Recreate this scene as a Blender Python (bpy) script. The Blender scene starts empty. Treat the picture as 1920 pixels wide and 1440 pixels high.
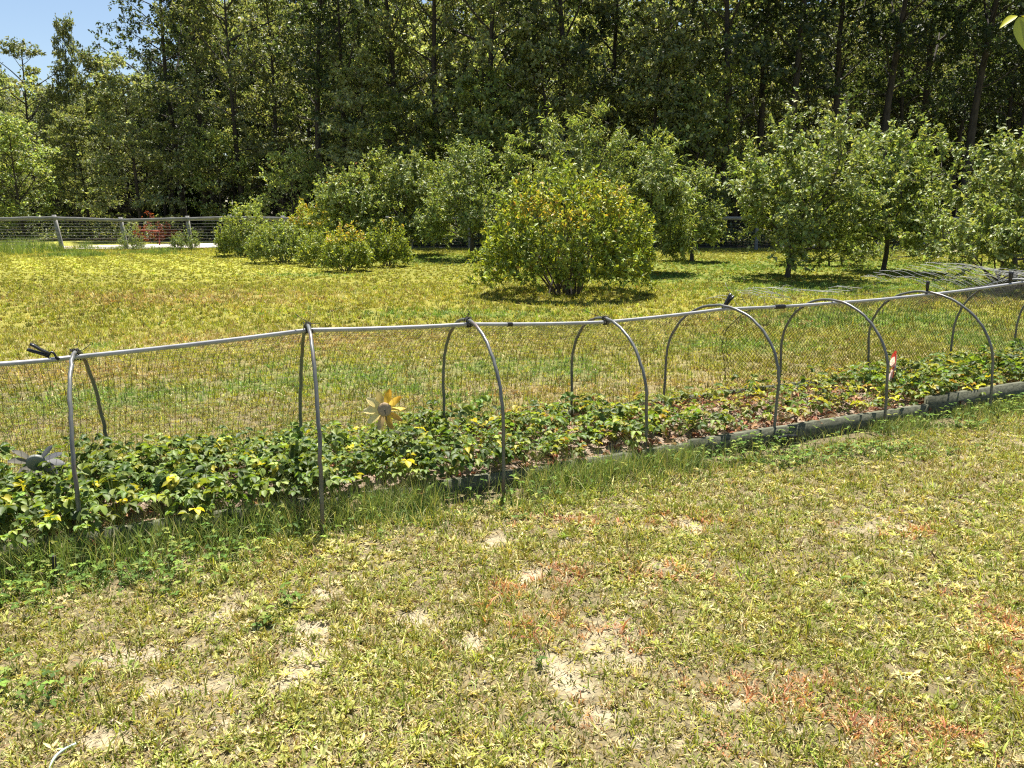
import bpy, math
import numpy as np
from mathutils import Vector

PI = math.pi
S = bpy.context.scene
COL = S.collection
RNG = np.random.default_rng(7)

# ------------------------------------------------------------------ camera maths (for laying the place out)
F, PITCH, CAMZ = 1450.0, math.radians(12.63), 1.65
def ray(x, y):
    cx, cy = (x - 960) / F, -(y - 720) / F
    return np.array([cx, math.cos(PITCH) + cy * math.sin(PITCH), -math.sin(PITCH) + cy * math.cos(PITCH)])
def gpt(x, y, z=0.0):
    d = ray(x, y); return np.array([0, 0, CAMZ]) + d * ((z - CAMZ) / d[2])
def dpt(x, y, Y):
    d = ray(x, y); return np.array([0, 0, CAMZ]) + d * (Y / d[1])

# ------------------------------------------------------------------ noise
def _hash(ix, iy, seed):
    h = (ix.astype(np.int64) * 374761393 + iy.astype(np.int64) * 668265263 + seed * 974711) & 0x7fffffff
    h = ((h ^ (h >> 13)) * 1274126177) & 0x7fffffff
    return ((h ^ (h >> 16)) & 0xffff) / 65535.0
def vnoise(x, y, seed=0):
    xi, yi = np.floor(x), np.floor(y); fx, fy = x - xi, y - yi
    fx, fy = fx * fx * (3 - 2 * fx), fy * fy * (3 - 2 * fy)
    a, b = _hash(xi, yi, seed), _hash(xi + 1, yi, seed)
    c, d = _hash(xi, yi + 1, seed), _hash(xi + 1, yi + 1, seed)
    return (a * (1 - fx) + b * fx) * (1 - fy) + (c * (1 - fx) + d * fx) * fy
def fbm(x, y, seed=0, oct=4):
    s, a, t = 0, 1.0, 0
    for i in range(oct):
        s = s + a * vnoise(x * 2 ** i + 17.3 * i, y * 2 ** i - 9.1 * i, seed + i); t += a; a *= .5
    return s / t
def norm(v):
    return v / np.maximum(np.linalg.norm(v, axis=-1, keepdims=True), 1e-9)
def sstep(a, b, x):
    t = np.clip((x - a) / (b - a), 0, 1); return t * t * (3 - 2 * t)

# ------------------------------------------------------------------ mesh building
class MB:
    def __init__(s): s.v, s.q, s.t, s.c, s.n = [], [], [], [], 0
    def add(s, v, q=None, t=None, c=None):
        v = np.asarray(v, float).reshape(-1, 3)
        if q is not None and len(q): s.q.append(np.asarray(q, int).reshape(-1, 4) + s.n)
        if t is not None and len(t): s.t.append(np.asarray(t, int).reshape(-1, 3) + s.n)
        cc = np.ones((len(v), 4)); 
        if c is not None: cc[:, :3] = np.asarray(c, float).reshape(-1, 3) if np.ndim(c) > 1 else c
        s.c.append(cc); s.v.append(v); s.n += len(v)
    def mesh(s, name, mat, smooth=False):
        v = np.concatenate(s.v); q = np.concatenate(s.q) if s.q else np.zeros((0, 4), int)
        t = np.concatenate(s.t) if s.t else np.zeros((0, 3), int)
        m = bpy.data.meshes.new(name)
        m.vertices.add(len(v)); m.vertices.foreach_set('co', v.astype(np.float32).ravel())
        lv = np.concatenate([q.ravel(), t.ravel()]).astype(np.int32)
        m.loops.add(len(lv)); m.loops.foreach_set('vertex_index', lv)
        m.polygons.add(len(q) + len(t))
        ls = np.concatenate([np.arange(len(q)) * 4, len(q) * 4 + np.arange(len(t)) * 3]).astype(np.int32)
        m.polygons.foreach_set('loop_start', ls)
        if smooth: m.polygons.foreach_set('use_smooth', np.ones(len(q) + len(t), bool))
        a = m.color_attributes.new('Col', 'FLOAT_COLOR', 'POINT')
        a.data.foreach_set('color', np.concatenate(s.c).astype(np.float32).ravel())
        m.update(calc_edges=True)
        m.materials.append(mat)
        return m
def link(name, mesh, parent=None):
    o = bpy.data.objects.new(name, mesh); COL.objects.link(o)
    if parent: o.parent = parent
    return o
def obj(name, mb, mat, parent=None, smooth=False):
    return link(name, mb.mesh(name, mat, smooth), parent)
def tag(o, label=None, cat=None, group=None, kind=None):
    if label: o['label'] = label
    if cat: o['category'] = cat
    if group: o['group'] = group
    if kind: o['kind'] = kind
    return o
def thing(name, label, cat, loc=(0, 0, 0), rz=0, group=None):
    o = bpy.data.objects.new(name, None); COL.objects.link(o)
    o.empty_display_size = .1; o.location = loc; o.rotation_euler = (0, 0, rz)
    return tag(o, label, cat, group)
def dup(root, loc, rz=0, sc=None, label=None, group=None):
    r = root.copy(); COL.objects.link(r); r.location = loc; r.rotation_euler = (0, 0, rz)
    if sc is not None: r.scale = sc
    if label: r['label'] = label
    if group: r['group'] = group
    for ch in list(root.children):
        c = ch.copy(); COL.objects.link(c); c.parent = r
    return r

def tubes(mb, P, R, k=6, c=(1, 1, 1), cap=True):
    """P (M,n,3) polylines, R (M,n) radii"""
    P = np.asarray(P, float); M, n, _ = P.shape
    R = np.broadcast_to(np.asarray(R, float), (M, n))
    T = norm(np.gradient(P, axis=1))
    ref = np.where(np.abs(T[:, :1, 2:3]) > .8, np.array([1., 0, 0]), np.array([0, 0, 1.]))
    ref = np.broadcast_to(ref, P.shape)
    A = norm(np.cross(T, ref)); B = np.cross(T, A)
    th = np.arange(k) / k * 2 * PI
    V = P[:, :, None] + R[:, :, None, None] * (A[:, :, None] * np.cos(th)[None, None, :, None] + B[:, :, None] * np.sin(th)[None, None, :, None])
    i, j, a = np.meshgrid(np.arange(M), np.arange(n - 1), np.arange(k), indexing='ij')
    b = (a + 1) % k; o = i * n * k
    q = np.stack([o + j * k + a, o + j * k + b, o + (j + 1) * k + b, o + (j + 1) * k + a], -1).reshape(-1, 4)
    cc = c
    if np.ndim(c) > 1: cc = np.repeat(np.asarray(c), n * k, axis=0)
    mb.add(V, q=q, c=cc)
    if cap:
        for m_ in range(M if M < 40 else 0):
            for e in (0, n - 1):
                ring = V[m_, e]; t = [[0, x, x + 1] for x in range(1, k - 1)]
                mb.add(ring, t=t, c=c if np.ndim(c) == 1 else c[m_])
def box(mb, c, s, rz=0, tilt=0, col=(1, 1, 1)):
    x, y, z = np.array(s) / 2
    v = np.array([[-x,-y,-z],[x,-y,-z],[x,y,-z],[-x,y,-z],[-x,-y,z],[x,-y,z],[x,y,z],[-x,y,z]])
    if tilt: v = v @ np.array([[math.cos(tilt), 0, -math.sin(tilt)], [0, 1, 0], [math.sin(tilt), 0, math.cos(tilt)]])
    v = v @ np.array([[math.cos(rz), math.sin(rz), 0], [-math.sin(rz), math.cos(rz), 0], [0, 0, 1]])
    mb.add(v + np.array(c), q=[[0,3,2,1],[4,5,6,7],[0,1,5,4],[1,2,6,5],[2,3,7,6],[3,0,4,7]], c=col)
def beam(mb, p0, p1, w, h, col=(1, 1, 1), seg=1, jit=0, rng=RNG):
    """board from p0 to p1, width w (horizontal), height h, a little uneven"""
    p0, p1 = np.array(p0, float), np.array(p1, float); d = norm(p1 - p0)
    side = norm(np.cross(d, [0, 0, 1.])); up = np.cross(side, d)
    V = []
    for i in range(seg + 1):
        p = p0 + (p1 - p0) * i / seg + up * rng.normal() * jit + side * rng.normal() * jit
        for a, b in ((-1, -1), (1, -1), (1, 1), (-1, 1)): V.append(p + side * a * w / 2 + up * b * h / 2)
    q = [[i * 4 + a, i * 4 + (a + 1) % 4, i * 4 + 4 + (a + 1) % 4, i * 4 + 4 + a] for i in range(seg) for a in range(4)]
    q += [[0, 3, 2, 1], [seg * 4 + 0, seg * 4 + 1, seg * 4 + 2, seg * 4 + 3]]
    mb.add(V, q=q, c=col)
def leaves(mb, P, A, N, L, W, C, fold=.25, droop=.12):
    """folded diamond leaves"""
    A = norm(A); Sd = norm(np.cross(A, N)); Nn = np.cross(Sd, A)
    L = np.broadcast_to(np.asarray(L, float), (len(P),))[:, None]; W = np.broadcast_to(np.asarray(W, float), (len(P),))[:, None]
    v0 = P; v2 = P + A * L - Nn * droop * L
    m = P + A * L * .42
    v1 = m + Sd * W / 2 + Nn * fold * W; v3 = m - Sd * W / 2 + Nn * fold * W
    V = np.stack([v0, v1, v2, v3], 1)
    i = np.arange(len(P)) * 4
    t = np.concatenate([np.stack([i, i + 1, i + 2], -1), np.stack([i, i + 2, i + 3], -1)])
    mb.add(V, t=t, c=np.repeat(C, 4, axis=0))
def blades(mb, P, D, lean, L, W, C):
    """grass blades: base P, horizontal bend direction D (unit), lean 0..1"""
    n = len(P); L = np.broadcast_to(L, (n,))[:, None]; W = np.broadcast_to(W, (n,))[:, None]; lean = np.broadcast_to(lean, (n,))[:, None]
    Z = np.array([0, 0, 1.]); ang = np.random.default_rng(n).uniform(0, 2 * PI, n)
    Sd = np.stack([np.cos(ang), np.sin(ang), np.zeros(n)], -1)
    mid = P + D * L * .5 * lean * .7 + Z * L * .5 * np.sqrt(np.clip(1 - (lean * .7) ** 2, .05, 1))
    tip = mid + D * L * .5 * np.minimum(lean * 1.25, .99) + Z * L * .5 * np.sqrt(np.clip(1 - np.minimum(lean * 1.25, .99) ** 2, .0, 1)) 
    V = np.stack([P - Sd * W / 2, P + Sd * W / 2, mid + Sd * W * .42, mid - Sd * W * .42, tip], 1)
    i = np.arange(n) * 5
    mb.add(V, q=np.stack([i, i + 1, i + 2, i + 3], -1), t=np.stack([i + 3, i + 2, i + 4], -1), c=np.repeat(C, 5, axis=0))
def pick(rng, n, cols, w=None, jit=.18):
    cols = np.array(cols, float); w = np.ones(len(cols)) if w is None else np.array(w, float)
    c = cols[rng.choice(len(cols), n, p=w / w.sum())]
    return np.clip(c * np.exp(rng.normal(0, jit, (n, 1))) * np.exp(rng.normal(0, jit * .25, (n, 3))), .004, .95)

# ------------------------------------------------------------------ materials
def new_mat(name):
    m = bpy.data.materials.new(name); m.use_nodes = True
    nt = m.node_tree; nt.nodes.clear()
    return m, nt, nt.nodes.new('ShaderNodeOutputMaterial')
def foliage_mat(name, trans=.35, rough=.45, spec=.4, tint=(1.25, 1.2, .45), vary=.25):
    m, nt, out = new_mat(name); N, Lk = nt.nodes.new, nt.links.new
    at = N('ShaderNodeAttribute'); at.attribute_name = 'Col'
    oi = N('ShaderNodeObjectInfo'); mr = N('ShaderNodeMapRange'); mr.inputs['To Min'].default_value = 1 - vary; mr.inputs['To Max'].default_value = 1 + vary
    Lk(oi.outputs['Random'], mr.inputs['Value'])
    mul = N('ShaderNodeVectorMath'); mul.operation = 'SCALE'; Lk(at.outputs['Color'], mul.inputs[0]); Lk(mr.outputs[0], mul.inputs['Scale'])
    pb = N('ShaderNodeBsdfPrincipled'); pb.inputs['Roughness'].default_value = rough; pb.inputs['Specular IOR Level'].default_value = spec
    Lk(mul.outputs[0], pb.inputs['Base Color'])
    tm = N('ShaderNodeVectorMath'); tm.operation = 'MULTIPLY'; tm.inputs[1].default_value = tint; Lk(mul.outputs[0], tm.inputs[0])
    tr = N('ShaderNodeBsdfTranslucent'); Lk(tm.outputs[0], tr.inputs['Color'])
    mx = N('ShaderNodeMixShader'); mx.inputs[0].default_value = trans
    Lk(pb.outputs[0], mx.inputs[1]); Lk(tr.outputs[0], mx.inputs[2]); Lk(mx.outputs[0], out.inputs['Surface'])
    return m
def noise_mat(name, c1, c2, scale=8, rough=.8, spec=.3, stretch=(1, 1, 1), bump=.3, bdist=.01, attr=False, metal=0, c3=None, scale2=60):
    m, nt, out = new_mat(name); N, Lk = nt.nodes.new, nt.links.new
    tc = N('ShaderNodeTexCoord'); mp = N('ShaderNodeMapping'); mp.inputs['Scale'].default_value = stretch; Lk(tc.outputs['Object'], mp.inputs[0])
    nz = N('ShaderNodeTexNoise'); nz.inputs['Scale'].default_value = scale; nz.inputs['Detail'].default_value = 6; nz.inputs['Roughness'].default_value = .65; Lk(mp.outputs[0], nz.inputs['Vector'])
    rp = N('ShaderNodeValToRGB'); rp.color_ramp.elements[0].position = .32; rp.color_ramp.elements[1].position = .68
    rp.color_ramp.elements[0].color = (*c1, 1); rp.color_ramp.elements[1].color = (*c2, 1); Lk(nz.outputs['Fac'], rp.inputs[0])
    src = rp.outputs[0]
    n2 = N('ShaderNodeTexNoise'); n2.inputs['Scale'].default_value = scale2; n2.inputs['Detail'].default_value = 4; Lk(mp.outputs[0], n2.inputs['Vector'])
    if c3:
        r3 = N('ShaderNodeValToRGB'); r3.color_ramp.elements[0].position = .55; r3.color_ramp.elements[1].position = .7
        Lk(n2.outputs['Fac'], r3.inputs[0])
        m3 = N('ShaderNodeMix'); m3.data_type = 'RGBA'; m3.inputs[7].default_value = (*c3, 1); Lk(src, m3.inputs[6]); Lk(r3.outputs[0], m3.inputs[0]); src = m3.outputs[2]
    if attr:
        at = N('ShaderNodeAttribute'); at.attribute_name = 'Col'
        mm = N('ShaderNodeMix'); mm.data_type = 'RGBA'; mm.blend_type = 'MULTIPLY'; mm.inputs[0].default_value = 1
        Lk(src, mm.inputs[6]); Lk(at.outputs['Color'], mm.inputs[7]); src = mm.outputs[2]
    pb = N('ShaderNodeBsdfPrincipled'); pb.inputs['Roughness'].default_value = rough; pb.inputs['Specular IOR Level'].default_value = spec; pb.inputs['Metallic'].default_value = metal
    Lk(src, pb.inputs['Base Color'])
    if bump:
        bp = N('ShaderNodeBump'); bp.inputs['Strength'].default_value = bump; bp.inputs['Distance'].default_value = bdist
        ad = N('ShaderNodeMath'); ad.operation = 'ADD'; Lk(nz.outputs['Fac'], ad.inputs[0]); Lk(n2.outputs['Fac'], ad.inputs[1])
        Lk(ad.outputs[0], bp.inputs['Height']); Lk(bp.outputs[0], pb.inputs['Normal'])
    Lk(pb.outputs[0], out.inputs['Surface'])
    return m
M = dict(
    grass=foliage_mat('grass_blades', .3, .55, .25, (1.15, 1.1, .5), 0),
    clover=foliage_mat('clover_leaf', .34, .6, .12, (1.2, 1.2, .45), 0),
    straw_leaf=foliage_mat('strawberry_leaf', .40, .5, .28, (1.3, 1.25, .4), .15),
    dry=foliage_mat('dry_leaf', .2, .7, .2, (1.1, 1, .8), .1),
    forest=foliage_mat('forest_leaf', .44, .5, .35, (1.25, 1.22, .5), .28),
    orchard=foliage_mat('orchard_leaf', .33, .5, .3, (1.3, 1.25, .45), .08),
    shrub=foliage_mat('shrub_leaf', .33, .5, .3, (1.35, 1.25, .4), .05),
    petal=foliage_mat('thin_petal', .5, .5, .3, (1.1, 1, .8), 0),
    bark=noise_mat('bark', (.03, .026, .022), (.085, .072, .06), 9, .9, .2, (1, 1, .25), .6, .02),
    bark2=noise_mat('orchard_bark', (.05, .043, .035), (.13, .115, .095), 14, .9, .2, (1, 1, .3), .6, .01),
    board=noise_mat('weathered_board', (.05, .055, .036), (.19, .19, .13), 5, .85, .2, (1.2, 12, 12), .4, .004),
    rail=noise_mat('grey_fence_wood', (.17, .165, .16), (.30, .295, .285), 4, .85, .2, (1, 9, 3), .4, .006),
    pipe=noise_mat('grey_poly_pipe', (.08, .085, .076), (.17, .172, .158), 9, .36, .6, (1, 1, 1), .08, .002, True, 0, (.15, .10, .075), 5),
    pvc=noise_mat('pale_plastic_pipe', (.28, .28, .285), (.44, .44, .44), 7, .4, .5, (1, 1, 1), .05, .002, True),
    black=noise_mat('black_plastic', (.008, .008, .009), (.02, .02, .022), 40, .38, .5, (1, 1, 1), .1, .001),
    net=noise_mat('dark_netting', (.02, .019, .016), (.04, .037, .03), 30, .6, .3, (1, 1, 1), 0),
    wire=noise_mat('galvanised_wire', (.12, .12, .125), (.22, .22, .22), 30, .5, .5, (1, 1, 1), 0),
    strand=noise_mat('pale_plastic_strand', (.24, .24, .24), (.42, .42, .40), 30, .5, .4, (1, 1, 1), 0, .01, True),
    metal=noise_mat('painted_metal', (.85, .85, .85), (1, 1, 1), 25, .5, .4, (1, 1, 1), .05, .001, True),
    soil=noise_mat('straw_mulch', (.16, .11, .075), (.46, .36, .27), 26, .95, .1, (1, 1, 1), .9, .02, False, 0, (.07, .05, .035), 90),
    gravel=noise_mat('pale_gravel', (.40, .36, .32), (.56, .51, .46), 3, .95, .1, (1, 1, 1), .4, .02),
    hose=noise_mat('pale_green_hose', (.30, .40, .33), (.5, .58, .5), 30, .5, .4, (1, 1, 1), .05, .001),
    twine=noise_mat('dark_twine', (.02, .02, .02), (.06, .055, .05), 60, .8, .2, (1, 1, 1), .2, .001),
    log=noise_mat('red_brown_wood', (.18, .045, .03), (.30, .09, .06), 8, .9, .2, (1, 1, 1), .4, .01),
)

# ------------------------------------------------------------------ the raised bed's line and the hoops
HOOPX = [  # front foot px, crest px, rear leg px
    ((160, 1030), (141, 660), 200), ((606, 1003), (577, 610), 562), ((945, 930), (878, 600), 833),
    ((1210, 862), (1135, 597), 1073), ((1450, 828), (1355, 573), 1247), ((1657, 803), (1560, 562), 1465),
    ((1855, 775), (1735, 547), 1632)]
feet = np.array([gpt(*h[0])[:2] for h in HOOPX])
cxy = feet.mean(0); uu, ss, vv = np.linalg.svd(feet - cxy); U = vv[0] * (1 if vv[0][0] > 0 else -1); Wd = np.array([-U[1], U[0]])
def bed(s, w, z=0.0):
    p = cxy + U * s + Wd * w; return np.array([p[0], p[1], z])
BEDW = 1.12
hoops = []
for (fp, cp, rx) in HOOPX:
    f = gpt(*fp)[:2]
    r = f + Wd * BEDW
    r[0] = (rx - 960) / F * (r[1] * math.cos(PITCH) + (CAMZ - .3) * math.sin(PITCH))
    cpt = dpt(cp[0], cp[1], (f[1] + r[1]) / 2)
    hoops.append([f, r, cpt[2], cpt[0]])
step = (hoops[-1][0] - hoops[-3][0]) / 2
rdir = hoops[6][1] - hoops[3][1]; rdir = rdir / np.linalg.norm(rdir)
for k, rx in ((1, 1787), (2, 1906), (3, 2040)):
    kx = (rx - 960) / F; r0 = hoops[6][1]; t = (kx * (r0[1] * math.cos(PITCH) + 1.2 * math.sin(PITCH)) - r0[0]) / (rdir[0] - kx * rdir[1] * math.cos(PITCH))
    rr_ = r0 + rdir * t; hoops.append([rr_ + (hoops[6][0] - hoops[6][1]), rr_, 1.03, None])
S0, S1 = (feet[0] - cxy) @ U - 1.1, (feet[-1] - cxy) @ U + 3.6

def bed_w(x, y):
    d = np.stack([x - cxy[0], y - cxy[1]], -1); return d @ U, d @ Wd

# ------------------------------------------------------------------ ground patches (positions read off as world points)
def patches(lst):
    out = []
    for (px, py, rx, ry) in lst:
        c = gpt(px, py); out.append((c[0], c[1], rx, ry))
    return out
def pmask(x, y, lst, wob=.5, seed=3, sharp=1.1):
    m = np.zeros_like(x)
    n = fbm(x * 7, y * 7, seed, 5) - .5
    for (cx, cy, rx, ry) in lst:
        m = np.maximum(m, np.exp(-(((x - cx) / rx) ** 2 + ((y - cy) / ry) ** 2) * sharp))
    return np.clip(m + n * wob * (m > .08), 0, 1)
SAND = patches([(420,1350,.09,.12),(530,1285,.12,.16),(565,1245,.10,.14),(430,1150,.13,.12),(1060,1255,.12,.10),(1095,1285,.10,.08),
    (780,1160,.14,.09),(750,1370,.10,.07),(1280,1385,.18,.05),(1510,1375,.07,.05),(1840,1425,.10,.08),(985,1080,.10,.12),(1065,1020,.16,.10),
    (880,1205,.08,.10),(1690,990,.10,.10),(260,1230,.22,.10),(600,1110,.10,.10),(700,1290,.10,.10),(1180,1390,.10,.05),(330,1290,.25,.10),
    (1230,1060,.14,.10),(930,1010,.15,.12),(1290,990,.14,.1),(640,1180,.2,.08),(1350,1320,.10,.05),(180,1390,.2,.06),(1130,1340,.1,.05)])
RED = patches([(1060,1080,.16,.12),(1125,1185,.2,.12),(1430,1300,.16,.10),(1500,1295,.16,.10),(1705,995,.14,.2),(1880,1180,.14,.3),(1100,1350,.12,.07),
    (960,1110,.12,.10),(1000,1160,.15,.10),(1040,1190,.2,.10),(1330,1270,.15,.1),(1380,1400,.1,.06),(1620,1360,.2,.1),(1720,1370,.2,.1),(1290,980,.2,.1),(1080,980,.2,.1),(1700,1420,.2,.06),(1230,1080,.2,.1),(1900,1270,.1,.2)])
GREEN = patches([(650,705,1.0,.7),(500,725,.7,.4),(240,745,.9,.5),(900,690,.5,.5),(1050,690,.6,.6),(1390,650,.9,.5),(1620,600,1.6,1.4),(1760,600,1.2,1.5),(1500,605,1.0,.7),
    (1500,545,2.5,1.0),(1650,540,4,1.5),(1250,520,3,2),(1800,530,3,2),(830,485,4,3),(1400,500,4,3),(1700,500,4,4),(1850,640,.6,1.0),
    (880,590,2.,.5),(560,515,1.5,.5),(780,730,.3,.3),(880,745,.4,.3),(190,650,.2,.2)])
DKGREEN = patches([(35,1310,.14,.13),(60,1090,.45,.16),(200,1085,.4,.16),(330,1050,.35,.16),(480,1000,.4,.15),(1500,850,.7,.16),(1620,845,.5,.15),(1450,865,.4,.12),(1380,850,.3,.1),(700,945,.4,.12),(20,1120,.3,.15),(1780,800,.4,.1),(540,1145,.05,.05),(1600,1105,.04,.05),(500,1175,.05,.05),(1010,1250,.03,.03)])
BROWN = patches([(1300,760,2.2,.35),(600,640,1.5,.8),(1400,600,1.2,.5),(420,640,1.5,.6),(1450,720,1.4,.5),(150,700,1,.6),(1800,560,1.,.5),(1000,740,.9,.4),(350,560,3,1.2)])

def ground_z(x, y):
    return (fbm(x * .35, y * .35, 41, 2) - .5) * .05 * sstep(1.5, 4, y) + (fbm(x * 3, y * 3, 42, 2) - .5) * .02
def sandmask(x, y):
    n = fbm(x * 2.6, y * 2.6, 11, 4); b = sstep(.66, .78, n) * (y < 5.5) * .6
    return np.clip(np.maximum(sstep(.15, .85, pmask(x, y, SAND, 1.7, 5, 1.7)), b), 0, 1)

# ------------------------------------------------------------------ ground sheet
def ground():
    xs = np.concatenate([[-600, -250, -120, -70], np.arange(-45, -6, .6), np.arange(-6, 7.5, .05), np.arange(7.5, 45, .6), [70, 120, 250, 600]])
    ys = np.concatenate([[-60, -20, -6, -1], np.arange(.2, 7.6, .05), np.arange(7.6, 16, .2), np.arange(16, 48, .5), [55, 70, 100, 180, 350, 700]])
    X, Y = np.meshgrid(xs, ys, indexing='ij'); nx, ny = X.shape
    Z = ground_z(X, Y)
    sd = sandmask(X, Y)
    Z = Z - .012 * sd * (Y < 7.6)
    m = MB()
    i, j = np.meshgrid(np.arange(nx - 1), np.arange(ny - 1), indexing='ij'); a = i * ny + j
    q = np.stack([a, a + ny, a + ny + 1, a + 1], -1).reshape(-1, 4)
    thatch = np.array([.27, .22, .12]); sand = np.array([.40, .34, .225]); turf = np.array([.31, .285, .055])
    gr = np.array([.14, .19, .035]); wood = np.array([.055, .045, .03])
    nn = fbm(X * .5, Y * .5, 21)[..., None]; far = sstep(5.5, 13, Y)[..., None]
    turf2 = np.array([.275, .275, .05]); f2 = sstep(16, 23, Y)[..., None]; turf = turf * (1 - f2) + turf2 * f2
    c = thatch * (1 - far) + turf * far
    c = c * (.75 + .5 * nn)
    g = pmask(X, Y, GREEN, .5)[..., None]; c = c * (1 - g * .8) + gr * g * .8
    b = pmask(X, Y, BROWN, .5)[..., None]; c = c * (1 - b * .45) + np.array([.33, .24, .10]) * b * .45
    # mowing stripes far left
    st = (np.sin((X * .82 + Y * .57) * 2 * PI / 1.25) * .5 + .5) * sstep(20, 23, Y) * sstep(-3, -7, X)
    c = c * (1 + .26 * (st[..., None] - .5) * 2)
    fw = (sstep(34.5, 36.5, Y) * (1 - (X < -12) * (1 - sstep(43, 46, Y))))[..., None]; c = c * (1 - fw) + wood * (.6 + .8 * nn) * fw
    s3 = sd[..., None] * (Y < 7.6)[..., None]; c = c * (1 - s3) + sand * (.85 + .3 * nn) * s3
    m.add(np.stack([X, Y, Z], -1), q=q, c=c.reshape(-1, 3))
    mat, nt, out = new_mat('lawn_ground'); N, Lk = nt.nodes.new, nt.links.new
    at = N('ShaderNodeAttribute'); at.attribute_name = 'Col'; tc = N('ShaderNodeTexCoord')
    nz = N('ShaderNodeTexNoise'); nz.inputs['Scale'].default_value = 38; nz.inputs['Detail'].default_value = 7; nz.inputs['Roughness'].default_value = .7; Lk(tc.outputs['Object'], nz.inputs['Vector'])
    mr = N('ShaderNodeMapRange'); mr.inputs['From Min'].default_value = .3; mr.inputs['From Max'].default_value = .7; mr.inputs['To Min'].default_value = .55; mr.inputs['To Max'].default_value = 1.35; Lk(nz.outputs['Fac'], mr.inputs['Value'])
    vm = N('ShaderNodeVectorMath'); vm.operation = 'SCALE'; Lk(at.outputs['Color'], vm.inputs[0]); Lk(mr.outputs[0], vm.inputs['Scale'])
    pb = N('ShaderNodeBsdfPrincipled'); pb.inputs['Roughness'].default_value = .95; pb.inputs['Specular IOR Level'].default_value = .1; Lk(vm.outputs[0], pb.inputs['Base Color'])
    bp = N('ShaderNodeBump'); bp.inputs['Strength'].default_value = .8; bp.inputs['Distance'].default_value = .02; Lk(nz.outputs['Fac'], bp.inputs['Height']); Lk(bp.outputs[0], pb.inputs['Normal'])
    Lk(pb.outputs[0], out.inputs['Surface'])
    tag(obj('ground', m, mat, smooth=True), kind='structure')
ground()

# driveway behind the fence, far left
m = MB()
dv = [(-22.5, 33.6), (-16.5, 34.3), (-11.5, 35.6), (-7.5, 35.0), (-6.5, 40.5), (-11, 42.0), (-15, 40.0), (-21, 36.6)]
dv = np.array([(a, b, .045) for a, b in dv]); cen = dv.mean(0)
m.add(np.vstack([dv, cen]), t=[[i, (i + 1) % 8, 8] for i in range(8)])
tag(obj('driveway', m, M['gravel']), kind='structure')

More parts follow.
